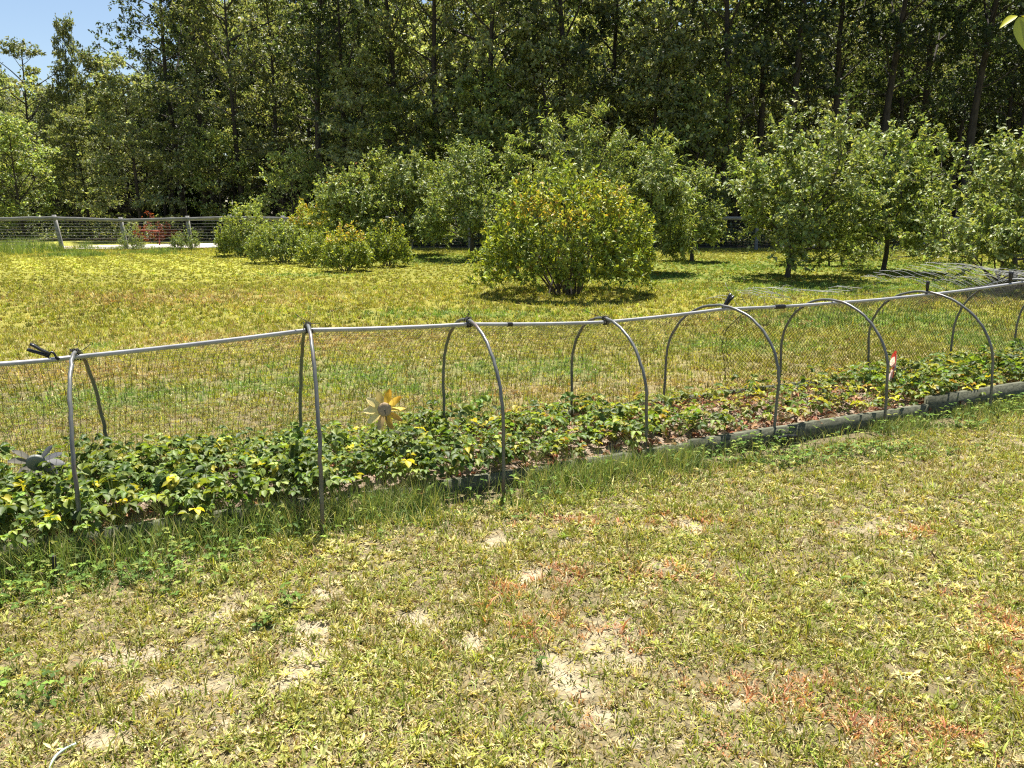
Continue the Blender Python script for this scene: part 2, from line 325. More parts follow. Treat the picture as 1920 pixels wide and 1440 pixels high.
# ------------------------------------------------------------------ grass
STRAW, YG, OLIVE, GRN = (.56, .455, .20), (.46, .42, .08), (.25, .25, .05), (.13, .21, .04)
BRN, REDC, PALE, DKT = (.30, .20, .09), (.56, .29, .15), (.62, .53, .29), (.10, .085, .04)
def grass():
    rng = np.random.default_rng(3); mb = MB()
    bands = [(1.75, 3.2, 1350, 13, .031, .0046), (3.2, 6.6, 900, 12, .034, .0054), (6.6, 11, 260, 13, .048, .0075),
             (11, 18, 100, 13, .055, .012), (18, 35, 46, 12, .040, .022)]
    for (y0, y1, dens, k, bl, bw) in bands:
        xm = .70 * y1 + 1.6; n = int((y1 - y0) * 2 * xm * dens)
        x = rng.uniform(-xm, xm, n); y = rng.uniform(y0, y1, n)
        keep = np.abs(x) < .70 * y + 1.6
        s, w = bed_w(x, y); keep &= ~((w > -.12) & (w < BEDW + .02) & (s > S0) & (s < S1))
        x, y = x[keep], y[keep]; w = w[keep]; s = s[keep]
        sd = sandmask(x, y) if y0 < 7 else np.zeros_like(x)
        clump = fbm(x * 3.2, y * 3.2, 77, 3)
        keep = rng.random(len(x)) > np.clip(sd * 1.0 + (.44 - clump) * 1.1 * (y0 < 6), 0, .88)
        x, y, w, s, clump = x[keep], y[keep], w[keep], s[keep], clump[keep]
        n = len(x)
        g = pmask(x, y, GREEN, .6); r = pmask(x, y, RED, .9); b = pmask(x, y, BROWN, .5)
        dk = pmask(x, y, DKGREEN, .7)
        rich = sstep(-.55, -.1, w) * (w < 0) * sstep(2.2, -1.5, s)
        big = fbm(x * .45, y * .45, 55, 3)
        if y0 < 6.5:
            base = pick(rng, n, [STRAW, YG, OLIVE, PALE, BRN, (.40, .41, .10), (.34, .38, .07)], [2.3, 3.0, 1.7, 1.2, 1.0, 2.4, 2.2], .28)
        else:
            base = pick(rng, n, [STRAW, YG, OLIVE, BRN, (.52, .45, .10)], [1.8, 3.2, 1.4, .8, 3], .25)
            base *= (.75 + .5 * big)[:, None]
        base *= np.array([.90, 1.02, .82]) if y0 > 6 else np.array([.95, 1.01, .86])
        st = (np.sin((x * .82 + y * .57) * 2 * PI / 1.25) * .5 + .5) * sstep(19, 22, y) * sstep(-3, -7, x)
        base *= (1 + .5 * (st - .5))[:, None]
        far = sstep(16, 24, y)[:, None]; base = base * (1 - far * .5) + np.array([.34, .335, .06]) * far * .5
        mixin = lambda base, mask, col, amt: np.where((rng.random(n) < mask * amt)[:, None], pick(rng, n, col, None, .22), base)
        base = mixin(base, b, [(.42, .31, .13), STRAW, BRN], .6)
        base = mixin(base, g, [(.16,.26,.05), (.21, .31, .06), (.25, .34, .09)], .85)
        base = mixin(base, r, [REDC, (.62, .36, .18), (.50, .22, .12)], .55)
        base = mixin(base, np.maximum(dk, rich * .7), [GRN, (.09, .15, .035), (.16, .22, .06)], .85)
        X = np.repeat(x, k); Y = np.repeat(y, k); nb = n * k
        rad = rng.random(nb) ** .5 * (bl * .75)
        th = rng.uniform(0, 2 * PI, nb)
        px, py = X + np.cos(th) * rad, Y + np.sin(th) * rad
        P = np.stack([px, py, ground_z(px, py) - .004], -1)
        th2 = th + rng.normal(0, .7, nb)
        D = np.stack([np.cos(th2), np.sin(th2), 0 * th2], -1)
        lean = np.clip(rng.normal(.74 if y0 < 6 else .62, .25, nb), .05, 1.15)
        L = bl * np.exp(rng.normal(0, .35, nb)) * np.repeat(.7 + .6 * clump + .5 * (rich > .3), k)
        flat = rng.random(nb) < (.16 if y0 < 7 else .05); lean = np.where(flat, 1.3, lean)
        C = np.repeat(base, k, axis=0) * np.exp(rng.normal(0, .16, (nb, 1)))
        C = np.where(flat[:, None], pick(rng, nb, [PALE, STRAW, BRN]), C)
        blades(mb, P, D, lean, L, bw * np.exp(rng.normal(0, .3, nb)), np.clip(C, .004, .9))
    o = obj('grass', mb, M['grass'])
    tag(o, 'short dry yellow green lawn grass with straw coloured and rusty patches', 'grass', kind='stuff')
grass()

def thatch_litter():
    rng = np.random.default_rng(51); mb = MB(); n = 42000
    y = 1.8 + 4.6 * rng.random(n) ** 1.2; x = rng.uniform(-1, 1, n) * (.7 * y + .8); s, w = bed_w(x, y); kp = w < -.1; x, y = x[kp], y[kp]; n = len(x)
    th = rng.uniform(0, 2 * PI, n); A = np.stack([np.cos(th), np.sin(th), rng.normal(.05, .18, n)], -1)
    leaves(mb, np.stack([x, y, ground_z(x, y) + .002 + .006 * rng.random(n)], -1), A, np.array([0, 0, 1.]) + rng.normal(0, .3, (n, 3)), rng.uniform(.010, .042, n), rng.uniform(.0016, .005, n), pick(rng, n, [PALE, STRAW, BRN, DKT, (.20, .14, .07)], [2, 2.5, 2, 1.5, 1.5]), .2, .1)
    tag(obj('dry_litter', mb, M['grass']), 'bits of dead straw and stems lying on the near soil', 'litter', kind='stuff')
    mb = MB(); n = 5200; y = 1.8 + 4 * rng.random(n) ** 1.3; x = rng.uniform(-1, 1, n) * (.7 * y + .6); kp = rng.random(n) < sandmask(x, y) + .06; s, w = bed_w(x, y); kp &= w < -.1; x, y = x[kp], y[kp]; n = len(x)
    o8 = np.array([[1,0,0],[0,1,0],[-1,0,0],[0,-1,0],[0,0,.8],[0,0,-.8]], float); r = .003 + .010 * rng.random(n) ** 3
    V = (o8[None] + rng.normal(0, .22, (n, 6, 3))) * r[:, None, None] + np.stack([x, y, ground_z(x, y) - .010 * sandmask(x, y) + r * .3], -1)[:, None]
    f = np.array([[0,1,4],[1,2,4],[2,3,4],[3,0,4],[1,0,5],[2,1,5],[3,2,5],[0,3,5]]); mb.add(V, t=(f[None] + 6 * np.arange(n)[:, None, None]).reshape(-1, 3), c=np.repeat(pick(rng, n, [(.46, .39, .26), (.36, .29, .19), (.30, .27, .22), (.22, .17, .11)]), 6, 0))
    tag(obj('grit', mb, M['metal']), 'small crumbs of soil and grit on the bare sandy patches', 'grit', kind='stuff')
thatch_litter()

def rosette_weeds():
    rng = np.random.default_rng(5); mb = MB(); n = 17000
    y = 1.8 + 4.2 * rng.random(n) ** 1.1; x = rng.uniform(-1, 1, n) * (.7 * y + 1)
    s, w = bed_w(x, y); kp = (w < -.12) & (rng.random(n) > sandmask(x, y) * .8) & (fbm(x * 1.7, y * 1.7, 91) + rng.normal(0, .1, n) > .47)
    x, y = x[kp], y[kp]; n = len(x); k = 9
    base = pick(rng, n, [(.44, .43, .11), (.34, .36, .08), (.52, .48, .17), (.22, .26, .05), (.58, .52, .27)], [3, 2.4, 3, 1.2, 2.4])
    X, Y = np.repeat(x, k), np.repeat(y, k); th = rng.uniform(0, 2 * PI, n * k); up = rng.uniform(.15, .95, n * k)
    A = np.stack([np.cos(th), np.sin(th), up], -1); L = rng.uniform(.010, .030, n * k) * np.repeat(rng.uniform(.6, 1.4, n), k)
    P = np.stack([X, Y, ground_z(X, Y)], -1) + norm(A) * .006
    leaves(mb, P, A, np.array([0, 0, 1.]) + rng.normal(0, .25, (n * k, 3)), L, L * .36, np.clip(np.repeat(base, k, axis=0) * np.exp(rng.normal(0, .15, (n * k, 1))), 0, .9))
    tag(obj('lawn_weeds', mb, M['grass']), 'small broad leaved weeds scattered through the near dry lawn', 'weeds', kind='stuff')
rosette_weeds()

def clover():
    rng = np.random.default_rng(6); mb = MB()
    n = 40000; x = rng.uniform(-3.6, 6.5, n); y = rng.uniform(1.9, 7.5, n)
    s, w = bed_w(x, y); m_ = pmask(x, y, DKGREEN, .8, 9)
    edge = np.exp(-((w + .06) / .16) ** 2) * (.2 + .6 * sstep(.45, .6, fbm(x * 1.3, y * 1.3, 33))) * (s < S1)
    kp = (rng.random(n) < np.maximum(m_, edge)) & (w < .045); x, y, w = x[kp], y[kp], w[kp]; n = len(x)
    h = rng.uniform(.02, .075, n) * (1 + 1.0 * np.exp(-((w + .02) / .13) ** 2))
    base = pick(rng, n, [(.11, .19, .035), (.15, .24, .04), (.21, .29, .055), (.08, .14, .03), (.28,.32,.07)])
    gz = ground_z(x, y); th0 = rng.uniform(0, 2 * PI, n)
    for k in range(3):
        th = th0 + k * 2 * PI / 3; A = np.stack([np.cos(th), np.sin(th), rng.normal(.05, .25, n)], -1)
        leaves(mb, np.stack([x, y, gz + h], -1), A, np.array([0, 0, 1.]) + rng.normal(0, .2, (n, 3)), .022 * np.exp(rng.normal(0, .25, n)), .019, base, .12, .1)
    st = np.stack([np.stack([x, y, gz], -1), np.stack([x, y, gz + h], -1)], 1); tubes(mb, st, .0009, 3, base)
    tag(obj('clover', mb, M['clover']), 'dark green clover growing low along the front board of the bed', 'clover', kind='stuff')
clover()

def edge_grass():
    rng = np.random.default_rng(8); mb = MB(); n = 26000
    s = rng.uniform(S0, S1 - 1.5, n); w = .045 - rng.gamma(2, .055, n)
    dens = .10 + .8 * sstep(.5, .62, fbm(s * 1.6, s * 0 + 2, 61, 3)) + .75 * sstep(-1.2, -2.4, s); kp = rng.random(n) < dens * .9; s, w = s[kp], w[kp]; n = len(s)
    p = cxy + s[:, None] * U + w[:, None] * Wd
    P = np.stack([p[:, 0], p[:, 1], ground_z(p[:, 0], p[:, 1])], -1); th = rng.uniform(0, 2 * PI, n)
    D = np.stack([np.cos(th), np.sin(th), 0 * th], -1)
    L = rng.uniform(.07, .24, n) * (1 - .45 * sstep(-1, 3, s))
    blades(mb, P, D, np.clip(rng.normal(.5, .25, n), .05, .95), L, .0035, pick(rng, n, [(.13, .20, .05), (.22, .29, .08), (.32, .34, .12), (.5, .46, .22)], [2.5, 3, 1.8, 1]))
    tag(obj('edge_grass', mb, M['grass']), 'long uncut green grass fringing the front board of the bed', 'grass', kind='stuff')
edge_grass()

def meadow():
    rng = np.random.default_rng(9); mb = MB()
    n = 15000; x = rng.uniform(-30, -9, n); y = rng.uniform(25.5, 35.2, n)
    edge = 28.3 + 2.6 * sstep(-18, -12, x) + 3.2 * sstep(-13, -10, x) + (fbm(x * .7, y * 0, 71) - .5) * 2.4
    nn = fbm(x * .55, y * .9, 72); kp = (y > edge) & (rng.random(n) < .35 + 1.2 * (nn - .35)); x, y, nn = x[kp], y[kp], nn[kp]; n = len(x)
    k = 5; X, Y = np.repeat(x, k) + rng.normal(0, .06, n * k), np.repeat(y, k) + rng.normal(0, .06, n * k)
    P = np.stack([X, Y, 0 * X], -1); th = rng.uniform(0, 2 * PI, n * k)
    tall = np.repeat(np.clip((nn - .42) * 3.2, .15, 1.0), k) * np.where(X > -18.5, .22, 1)
    L = rng.uniform(.25, .75, n * k) * tall + .07
    base = np.where((nn > .52)[:, None], pick(rng, n, [(.17, .25, .06), (.24, .31, .10), (.13, .19, .05)]), pick(rng, n, [(.45, .42, .08), (.38, .38, .08), (.52, .42, .16), (.26, .30, .07)]))
    blades(mb, P, np.stack([np.cos(th), np.sin(th), 0 * th], -1), np.clip(rng.normal(.4, .2, n * k), .05, .9), L, .014 + .0 * L, np.repeat(base, k, axis=0) * np.exp(rng.normal(0, .2, (n * k, 1))))
    tag(obj('tall_grass', mb, M['grass']), 'uncut pale green tall grass along the far wooden fence', 'grass', kind='stuff')
meadow()

# ------------------------------------------------------------------ raised bed
FW = -.0   # front board's line sits just behind the feet of the hoops
rb = thing('raised_bed', 'long raised garden bed edged with weathered grey green boards', 'raised bed', tuple(bed(0, 0)))
def loc(p): return np.array(p) - bed(0, 0)
cuts = [S0, -2.2, .35, 2.75, S1]; hts = [.10, .075, .10, .16]
BW0 = .085
for i in range(4):
    m = MB(); h0 = hts[i]; a, b = cuts[i] + .006, cuts[i + 1] - .006
    z1 = h0 / 2 - .02 + (.05 if i == 3 else 0) * 0
    beam(m, loc(bed(a, BW0 + .012 * (i % 2), z1)), loc(bed(b, BW0 + .012 * (i % 2), z1 + (.02 if i == 3 else 0))), .042, h0 + .06, (1, 1, 1), 8, .001)
    obj('board', m, M['board'], rb)
for i in range(3):
    m = MB(); a, b = S0 + (S1 - S0) / 3 * i + .006, S0 + (S1 - S0) / 3 * (i + 1) - .006
    beam(m, loc(bed(a, BEDW - .02, .05)), loc(bed(b, BEDW - .02, .05)), .042, .15, (1, 1, 1), 10, .002); obj('board', m, M['board'], rb)
for s_ in (S0 - .03, S1 + .03):
    m = MB(); beam(m, loc(bed(s_, BW0 - .02, .05)), loc(bed(s_, BEDW, .05)), .042, .15, (1, 1, 1), 4, .002); obj('board', m, M['board'], rb)
def soil():
    ss = np.arange(S0 + .0, S1, .05); ws = np.linspace(BW0 + .03, BEDW - .045, 24); A, B = np.meshgrid(ss, ws, indexing='ij')
    Z = .055 + .05 * np.sin((B - BW0) / (BEDW - BW0) * PI) + (fbm(A * 5, B * 5, 81) - .5) * .06
    p = cxy + A[..., None] * U + B[..., None] * Wd
    nx, ny = A.shape; i, j = np.meshgrid(np.arange(nx - 1), np.arange(ny - 1), indexing='ij'); a = i * ny + j
    m = MB(); m.add(np.concatenate([p, Z[..., None]], -1), q=np.stack([a, a + ny, a + ny + 1, a + 1], -1).reshape(-1, 4))
    tag(obj('soil', m, M['soil'], smooth=True), kind='structure')
soil()
def mulch():
    rng = np.random.default_rng(12); mb = MB(); n = 9000
    s = rng.uniform(S0, S1, n); w = rng.uniform(BW0 + .02, BEDW - .05, n); kp = rng.random(n) < .3 + .7 * sstep(-1, 1.5, s); s, w = s[kp], w[kp]; n = len(s)
    p = cxy + s[:, None] * U + w[:, None] * Wd; z = .06 + .05 * np.sin((w - BW0) / (BEDW - BW0) * PI) + rng.uniform(0, .05, n)
    th = rng.uniform(0, 2 * PI, n); A = np.stack([np.cos(th), np.sin(th), rng.normal(.1, .4, n)], -1); L = rng.uniform(.02, .07, n)
    straw = rng.random(n) < .45
    leaves(mb, np.stack([p[:, 0], p[:, 1], z], -1), A, np.array([0, 0, 1.]) + rng.normal(0, .6, (n, 3)), L, np.where(straw, .006, L * .6), np.where(straw[:, None], pick(rng, n, [(.62, .50, .36), (.5, .40, .28)]), pick(rng, n, [(.26, .12, .06), (.36, .20, .10), (.20, .09, .05), (.42, .30, .18)])), .3, .3)
    tag(obj('dead_leaves', mb, M['dry']), 'brown dead leaves and pale straw littering the soil of the bed', 'dead leaves', kind='stuff')
mulch()

# ------------------------------------------------------------------ strawberry plants
def strawberry(seed, n_leaf, h, green, dead, yellow):
    rng = np.random.default_rng(seed); fm, st, dm = MB(), MB(), MB()
    def trifoliate(mb, tip, D, size, col, flop):
        D = norm(D); up = np.array([0, 0, 1.]) + rng.normal(0, .25, 3); side = norm(np.cross(D, up)); up = np.cross(side, D)
        for a in (-1.15, 0, 1.15):
            ax = norm(D * math.cos(a) + side * math.sin(a) + up * (rng.normal(.05, .2) - flop)); sd = norm(np.cross(ax, up)); n_ = np.cross(sd, ax)
            L = size * rng.uniform(.85, 1.1); W = L * .66; f_ = rng.uniform(.2, .55)
            prof = [(.0, .0), (.22, .62), (.5, 1.0), (.78, .8), (1.0, .0)]
            V = []
            for t, wv in prof:
                c_ = tip + ax * L * t - n_ * .22 * L * t * t
                V += [c_ - sd * W / 2 * wv + n_ * f_ * W * wv, c_, c_ + sd * W / 2 * wv + n_ * f_ * W * wv]
            q = [[3 * i, 3 * i + 1, 3 * i + 4, 3 * i + 3] for i in range(4)] + [[3 * i + 1, 3 * i + 2, 3 * i + 5, 3 * i + 4] for i in range(4)]
            cv = np.clip(np.array(col) * rng.uniform(.85, 1.15), 0, .9)
            mb.add(V, q=q, c=np.repeat(cv[None], 15, 0))
    def petiole(D, Lp, curve):
        p = np.zeros(3); d = norm(D); pts = [p]
        for _ in range(4): p = p + d * Lp / 4; pts.append(p); d = norm(d + np.array([0, 0, -curve]) + rng.normal(0, .06, 3))
        return np.array(pts), d
    for i in range(n_leaf):
        th = rng.uniform(0, 2 * PI); r = rng.uniform(.25, 1.15); pts, d = petiole(np.array([math.cos(th) * r, math.sin(th) * r, 1]), h * rng.uniform(.65, 1.25), .14)
        c = pick(rng, 1, green + yellow, [1.] * len(green) + [(.06 if green is G1 else .14) * len(green) / max(1, len(yellow))] * len(yellow), .2)[0]
        trifoliate(fm, pts[-1], np.array([d[0], d[1], d[2] * .25 + .05]) + rng.normal(0, .1, 3), rng.uniform(.031, .057), c, rng.uniform(.05, .55))
        tubes(st, pts[None], .0014, 3, (.26, .30, .09))
    for i in range(dead):
        th = rng.uniform(0, 2 * PI); pts, d = petiole(np.array([math.cos(th), math.sin(th), .45]), h * rng.uniform(.4, .9), .2)
        trifoliate(dm, pts[-1], d, rng.uniform(.03, .06), pick(rng, 1, [(.30, .11, .06), (.38, .19, .09), (.22, .10, .06), (.45, .33, .2)])[0], .6)
        tubes(dm, pts[None], .0012, 3, (.30, .15, .08))
    root = thing('strawberry_plant', 'x', 'strawberry plant')
    obj('foliage', fm, M['straw_leaf'], root); obj('stems', st, M['straw_leaf'], root); obj('dead_foliage', dm, M['dry'], root)
    return root
G1 = [(.13, .195, .042), (.17, .24, .05), (.09, .145, .035), (.235, .29, .065)]; Y1 = [(.33, .34, .05), (.42, .38, .05), (.38, .25, .06)]
Y2 = [(.27, .28, .06), (.34, .33, .08), (.20, .24, .05), (.16, .22, .045)]
protos = [[strawberry(100 + i, 40, .20, G1, 2, Y1[:2]) for i in range(4)], [strawberry(120 + i, 30, .17, G1 + Y2[:1], 11, Y1) for i in range(4)], [strawberry(140 + i, 15, .15, Y2 + G1[:1], 16, Y1) for i in range(4)]]
LB = ['lush green strawberry plant in the crowded left part of the raised bed', 'green strawberry plant over brown dead leaves, right of the yellow daisy', 'sparse yellowing strawberry plant among straw in the right half of the bed']
used = set(); rng = np.random.default_rng(31); placed = []
for t in range(6000):
    s = rng.uniform(S0 + .1, S1 - .8); w = rng.uniform(BW0 + (.0 if s < -1.3 else .11), BEDW - .1)
    spacing = .165 if s < .3 else (.195 if s < 2.6 else .19)
    if .9 < s < 2.3 and w > .55 and rng.random() < .6: continue
    if any((s - a) ** 2 + (w - b) ** 2 < spacing ** 2 for a, b in placed): continue
    placed.append((s, w))
for (s, w) in placed[:295]:
    z_ = 0 if s + rng.normal(0, .35) < -1.1 else (1 if s + rng.normal(0, .4) < .8 else 2); z_ = 1 if (z_ == 2 and s > 2.6 and rng.random() < .6) else z_
    k = rng.integers(4); p = bed(s, w, .075); key = (z_, k)
    sc = rng.uniform(.8, 1.2) * (1.0 if s < 2.5 else 1.15)
    if key not in used:
        used.add(key); o = protos[z_][k]; o.location = p; o.rotation_euler = (0, 0, rng.uniform(0, 6.28)); o.scale = (sc,) * 3
    else: o = dup(protos[z_][k], p, rng.uniform(0, 6.28), (sc,) * 3)
    o['label'] = LB[z_]; o['group'] = ['lush strawberry plants', 'half dried strawberry plants', 'yellowing strawberry plants'][z_]

# ------------------------------------------------------------------ hoops, ridge pipe, clamps, ties
HL = ['grey hoop standing beside the grey metal daisy, narrowest seen edge on', 'grey hoop left of the yellow daisy', 'grey hoop right of the yellow daisy, its crest tied with twine',
      'grey hoop just right of the broad shrub, with no clamp on it', 'grey hoop whose crest carries the angled black clamp', 'grey hoop just right of the dark pipe coupling',
      'grey hoop at whose front leg the red and white pinwheel stands', 'grey hoop on the right edge, only its rear half in view', 'grey hoop cut by the right picture edge, a rear leg showing', None]
HL[5] = 'grey hoop in front of the red and white pinwheel, right of the pipe coupling'
HL[6] = 'grey hoop under the upright black clamp, its front leg by the exposed board'
crest = []
for i, (f, r, hz, cx_) in enumerate(hoops):
    base = np.array([(f[0] + r[0]) / 2, (f[1] + r[1]) / 2, 0]); v = (r - f) / 2; hw = np.linalg.norm(v); v = v / hw
    n = 44; pts = []
    straight = hz * (.46 if i > 1 else .30); k = 0
    off = (cx_ - base[0]) if cx_ is not None else 0; off = np.clip(off, -.12, .12)
    e = 1.0 if i > 1 else 1.35
    for a in np.linspace(PI, 0, n):
        ca, sa = math.cos(a), math.sin(a)
        pts.append([ca, straight + (hz - straight) * sa ** e])
    pts = np.array(pts)
    z0 = np.linspace(-.06, straight, 6)[:-1]
    full = np.vstack([np.stack([-np.ones(5), z0], -1), pts, np.stack([np.ones(5), z0[::-1]], -1)])
    lean = np.interp(full[:, 1], [0, hz], [0, 1]) ** 1.5 * off
    P = np.stack([v[0] * hw * full[:, 0] + lean, v[1] * hw * full[:, 0], full[:, 1]], -1)
    P += np.random.default_rng(i).normal(0, .0015, P.shape)
    c = np.ones((1, 3)); mb = MB(); tubes(mb, P[None], .0106, 10, (1, 1, 1))
    # sun bleached and muddy stretches along the pipe
    o = obj('garden_hoop', mb, M['pipe'], smooth=True); o.location = base
    tag(o, HL[i] or 'grey hoop beyond the right picture edge', 'hoop', 'hoops over the strawberry bed')
    crest.append(base + np.array([off, 0, hz - .027]))
crest = np.array(crest)
left_end = dpt(-60, 686, crest[0][1] - .42)
line = np.vstack([left_end, crest])
def dense(line, sag=.006, per=8):
    out = []
    for i in range(len(line) - 1):
        for t in np.arange(per) / per: out.append(line[i] * (1 - t) + line[i + 1] * t - np.array([0, 0, sag * 4 * t * (1 - t)]))
    return np.array(out + [line[-1]])
ridge = dense(line)
rp = thing('ridge_pipe', 'long pale grey pipe running along the crests of the hoops', 'pipe', tuple(ridge[0]))
seglen = np.concatenate([[0], np.cumsum(np.linalg.norm(np.diff(ridge, axis=0), axis=1))])
def at_len(d): return np.array([np.interp(d, seglen, ridge[:, k]) for k in range(3)])
def len_at_px(px):
    xs = 960 + F * ridge[:, 0] / (ridge[:, 1] * math.cos(PITCH) - (ridge[:, 2] - CAMZ) * math.sin(PITCH)); return np.interp(px, xs, seglen)
cpl = [len_at_px(1462), len_at_px(955)]
cut = [0, cpl[1], cpl[0], seglen[-1]]
for i in range(3):
    d = np.linspace(cut[i], cut[i + 1], 40); mb = MB(); tubes(mb, (np.array([at_len(x) for x in d]) - ridge[0])[None], .0125, 10); obj('pipe_length', mb, M['pvc'], rp, True)
for d0, hl in ((cpl[0], .045), (cpl[1], .02)):
    mb = MB(); tubes(mb, (np.array([at_len(d0 - hl), at_len(d0), at_len(d0 + hl)]) - ridge[0])[None], .0185 if hl > .03 else .0145, 10); obj('coupling', mb, M['black'], rp, True)
# twine lashings
for i, lab in ((0, 'dark twine lashing on the hoop beside the grey daisy'), (1, 'dark twine lashing on the hoop left of the yellow daisy'), (2, 'tangled dark twine lashing with loose ends right of the yellow daisy'), (3, 'dark twine lashing on the hoop right of the broad shrub')):
    rng = np.random.default_rng(60 + i); t = np.linspace(0, 2 * PI * 5, 70); d = norm(ridge[8 * i + 9] - ridge[8 * i + 7]); n_ = norm(np.cross(d, [0, 0, 1.])); u_ = np.cross(n_, d)
    P = crest[i] + np.array([0, 0, .013]) + n_ * (np.cos(t) * .018)[:, None] + u_ * (np.sin(t) * .032)[:, None] + d * (np.linspace(-.022, .022, 70) + rng.normal(0, .002, 70))[:, None]
    mb = MB(); tubes(mb, P[None], .0028, 5)
    for k in range(4 if i == 2 else 2):
        e = crest[i] + np.array([0, 0, .04]) + rng.normal(0, .01, 3); q = e + np.array([rng.normal(0, .05), rng.normal(0, .03), rng.uniform(.0, .06)]); tubes(mb, np.array([[e, (e + q) / 2 + rng.normal(0, .01, 3), q]]), .002, 4)
    tag(obj('twine_lashing', mb, M['twine']), lab, 'twine', 'twine lashings on the hoops')
def clamp(loc_, rot, lab, s=1.0):
    r = thing('spring_clamp', lab, 'clamp', tuple(loc_), 0, 'black clamps on the ridge pipe'); r.rotation_euler = rot
    for sg in (-1, 1):
        mb = MB(); V, q = [], []
        for t, off, wd in ((0., .007, .011), (.25, .008, .013), (.5, .010, .014), (.8, .015, .015), (1., .016, .013)):
            z = .015 + t * .105 * s
            for a, b in ((-1, -.0058), (1, -.0058), (1, .0058), (-1, .0058)): V.append([sg * off * s + b, a * wd * s, z])
        for i in range(4):
            q += [[4 * i + a, 4 * i + (a + 1) % 4, 4 * i + 4 + (a + 1) % 4, 4 * i + 4 + a] for a in range(4)]
        q += [[0, 3, 2, 1], [16, 17, 18, 19]]; mb.add(V, q=q); obj('handle', mb, M['black'], r)
        mb = MB(); a = np.linspace(.35 * PI, -.85 * PI, 10); P = np.stack([sg * (.004 + .016 * np.maximum(np.sin(a + .4 * PI), 0)), 0 * a, np.linspace(.02, -.032, 10)], -1)
        tubes(mb, P[None] * s, .006 * s, 6); obj('jaw', mb, M['black'], r, True)
    mb = MB(); t = np.linspace(0, 8 * PI, 60); tubes(mb, np.stack([.006 * np.cos(t), np.linspace(-.012, .012, 60), .022 + .006 * np.sin(t)], -1)[None] * s, .0015, 4); obj('spring', mb, M['wire'], r)
for px, rot, lab, s in ((100, (0, -1.05, .35), 'black spring clamp lying back at the far left of the ridge pipe', 1.0), (1357, (0, .62, .3), 'black spring clamp leaning right on the ridge pipe', .95),
                     (1737, (0, -.08, 1.2), 'black spring clamp standing upright on the ridge pipe', .85), (1893, (0, 0, .3), 'black spring clamp at the far right of the ridge pipe', .8)):
    clamp(at_len(len_at_px(px)) + np.array([0, 0, .016]), rot, lab, s)

# ------------------------------------------------------------------ netting on the far side of the hoops
def netting():
    rng = np.random.default_rng(14); mb = MB()
    def surf(s, v):   # s along the bed, v 0 ridge..1 ground at the back
        s = np.asarray(s, float); v = np.asarray(v, float)
        cs = (crest[:, :2] - cxy) @ U; ws = (crest[:, :2] - cxy) @ Wd
        hz = np.interp(s, cs, crest[:, 2]) ; wc = np.interp(s, cs, ws)
        a = np.clip(v, 0, 1) * 1.0
        ph = np.minimum(a / .55, 1) * PI / 2
        sagk = .02 + .05 * np.abs(np.sin(s * 3.1))
        w = wc + (BEDW + .06 - wc) * np.sin(ph) + .03 * fbm(s * 2, v * 4, 15) - sagk * np.sin(ph) * (1 - np.sin(ph))
        z = np.where(a < .55, .48 + (hz - .48) * np.cos(ph), .48 * (1 - (a - .55) / .45)) - sagk * np.sin(2 * ph) * .5
        ds = .05 * (fbm(s * 1.1, v * 2.0, 16) - .5) * 2 + .16 * v * np.sin(s * .9)
        p = cxy + (s + ds)[..., None] * U + w[..., None] * Wd
        return np.concatenate([p, np.maximum(z, .01)[..., None]], -1)
    a0, a1 = S0 + .1, 1.5
    vs = np.linspace(0, 1, 20)
    ss = np.arange(a0, a1, .034); Sg, Vg = np.meshgrid(ss, vs, indexing='ij'); tubes(mb, surf(Sg, Vg), .0013, 3, cap=False)
    vv_ = np.linspace(0, 1, 40); sl = np.linspace(a0, a1, 150); Vg, Sg = np.meshgrid(vv_, sl, indexing='ij'); tubes(mb, surf(Sg, Vg), .0008, 3, cap=False)
    # diamond cells on the right
    a0, a1 = 1.45, S1 + .3
    ss = np.arange(a0 - 1.2, a1, .042)
    for sg in (1, -1):
        Sg, Vg = np.meshgrid(ss, vs, indexing='ij'); Sd_ = Sg + sg * Vg * 1.1 + (0 if sg > 0 else 1.1)
        Sd_ = np.clip(Sd_, a0, a1); tubes(mb, surf(Sd_, Vg), .0017, 3, cap=False)
    tag(obj('netting', mb, M['net']), 'fine dark garden netting hung down the far side of the hoops', 'netting')
netting()
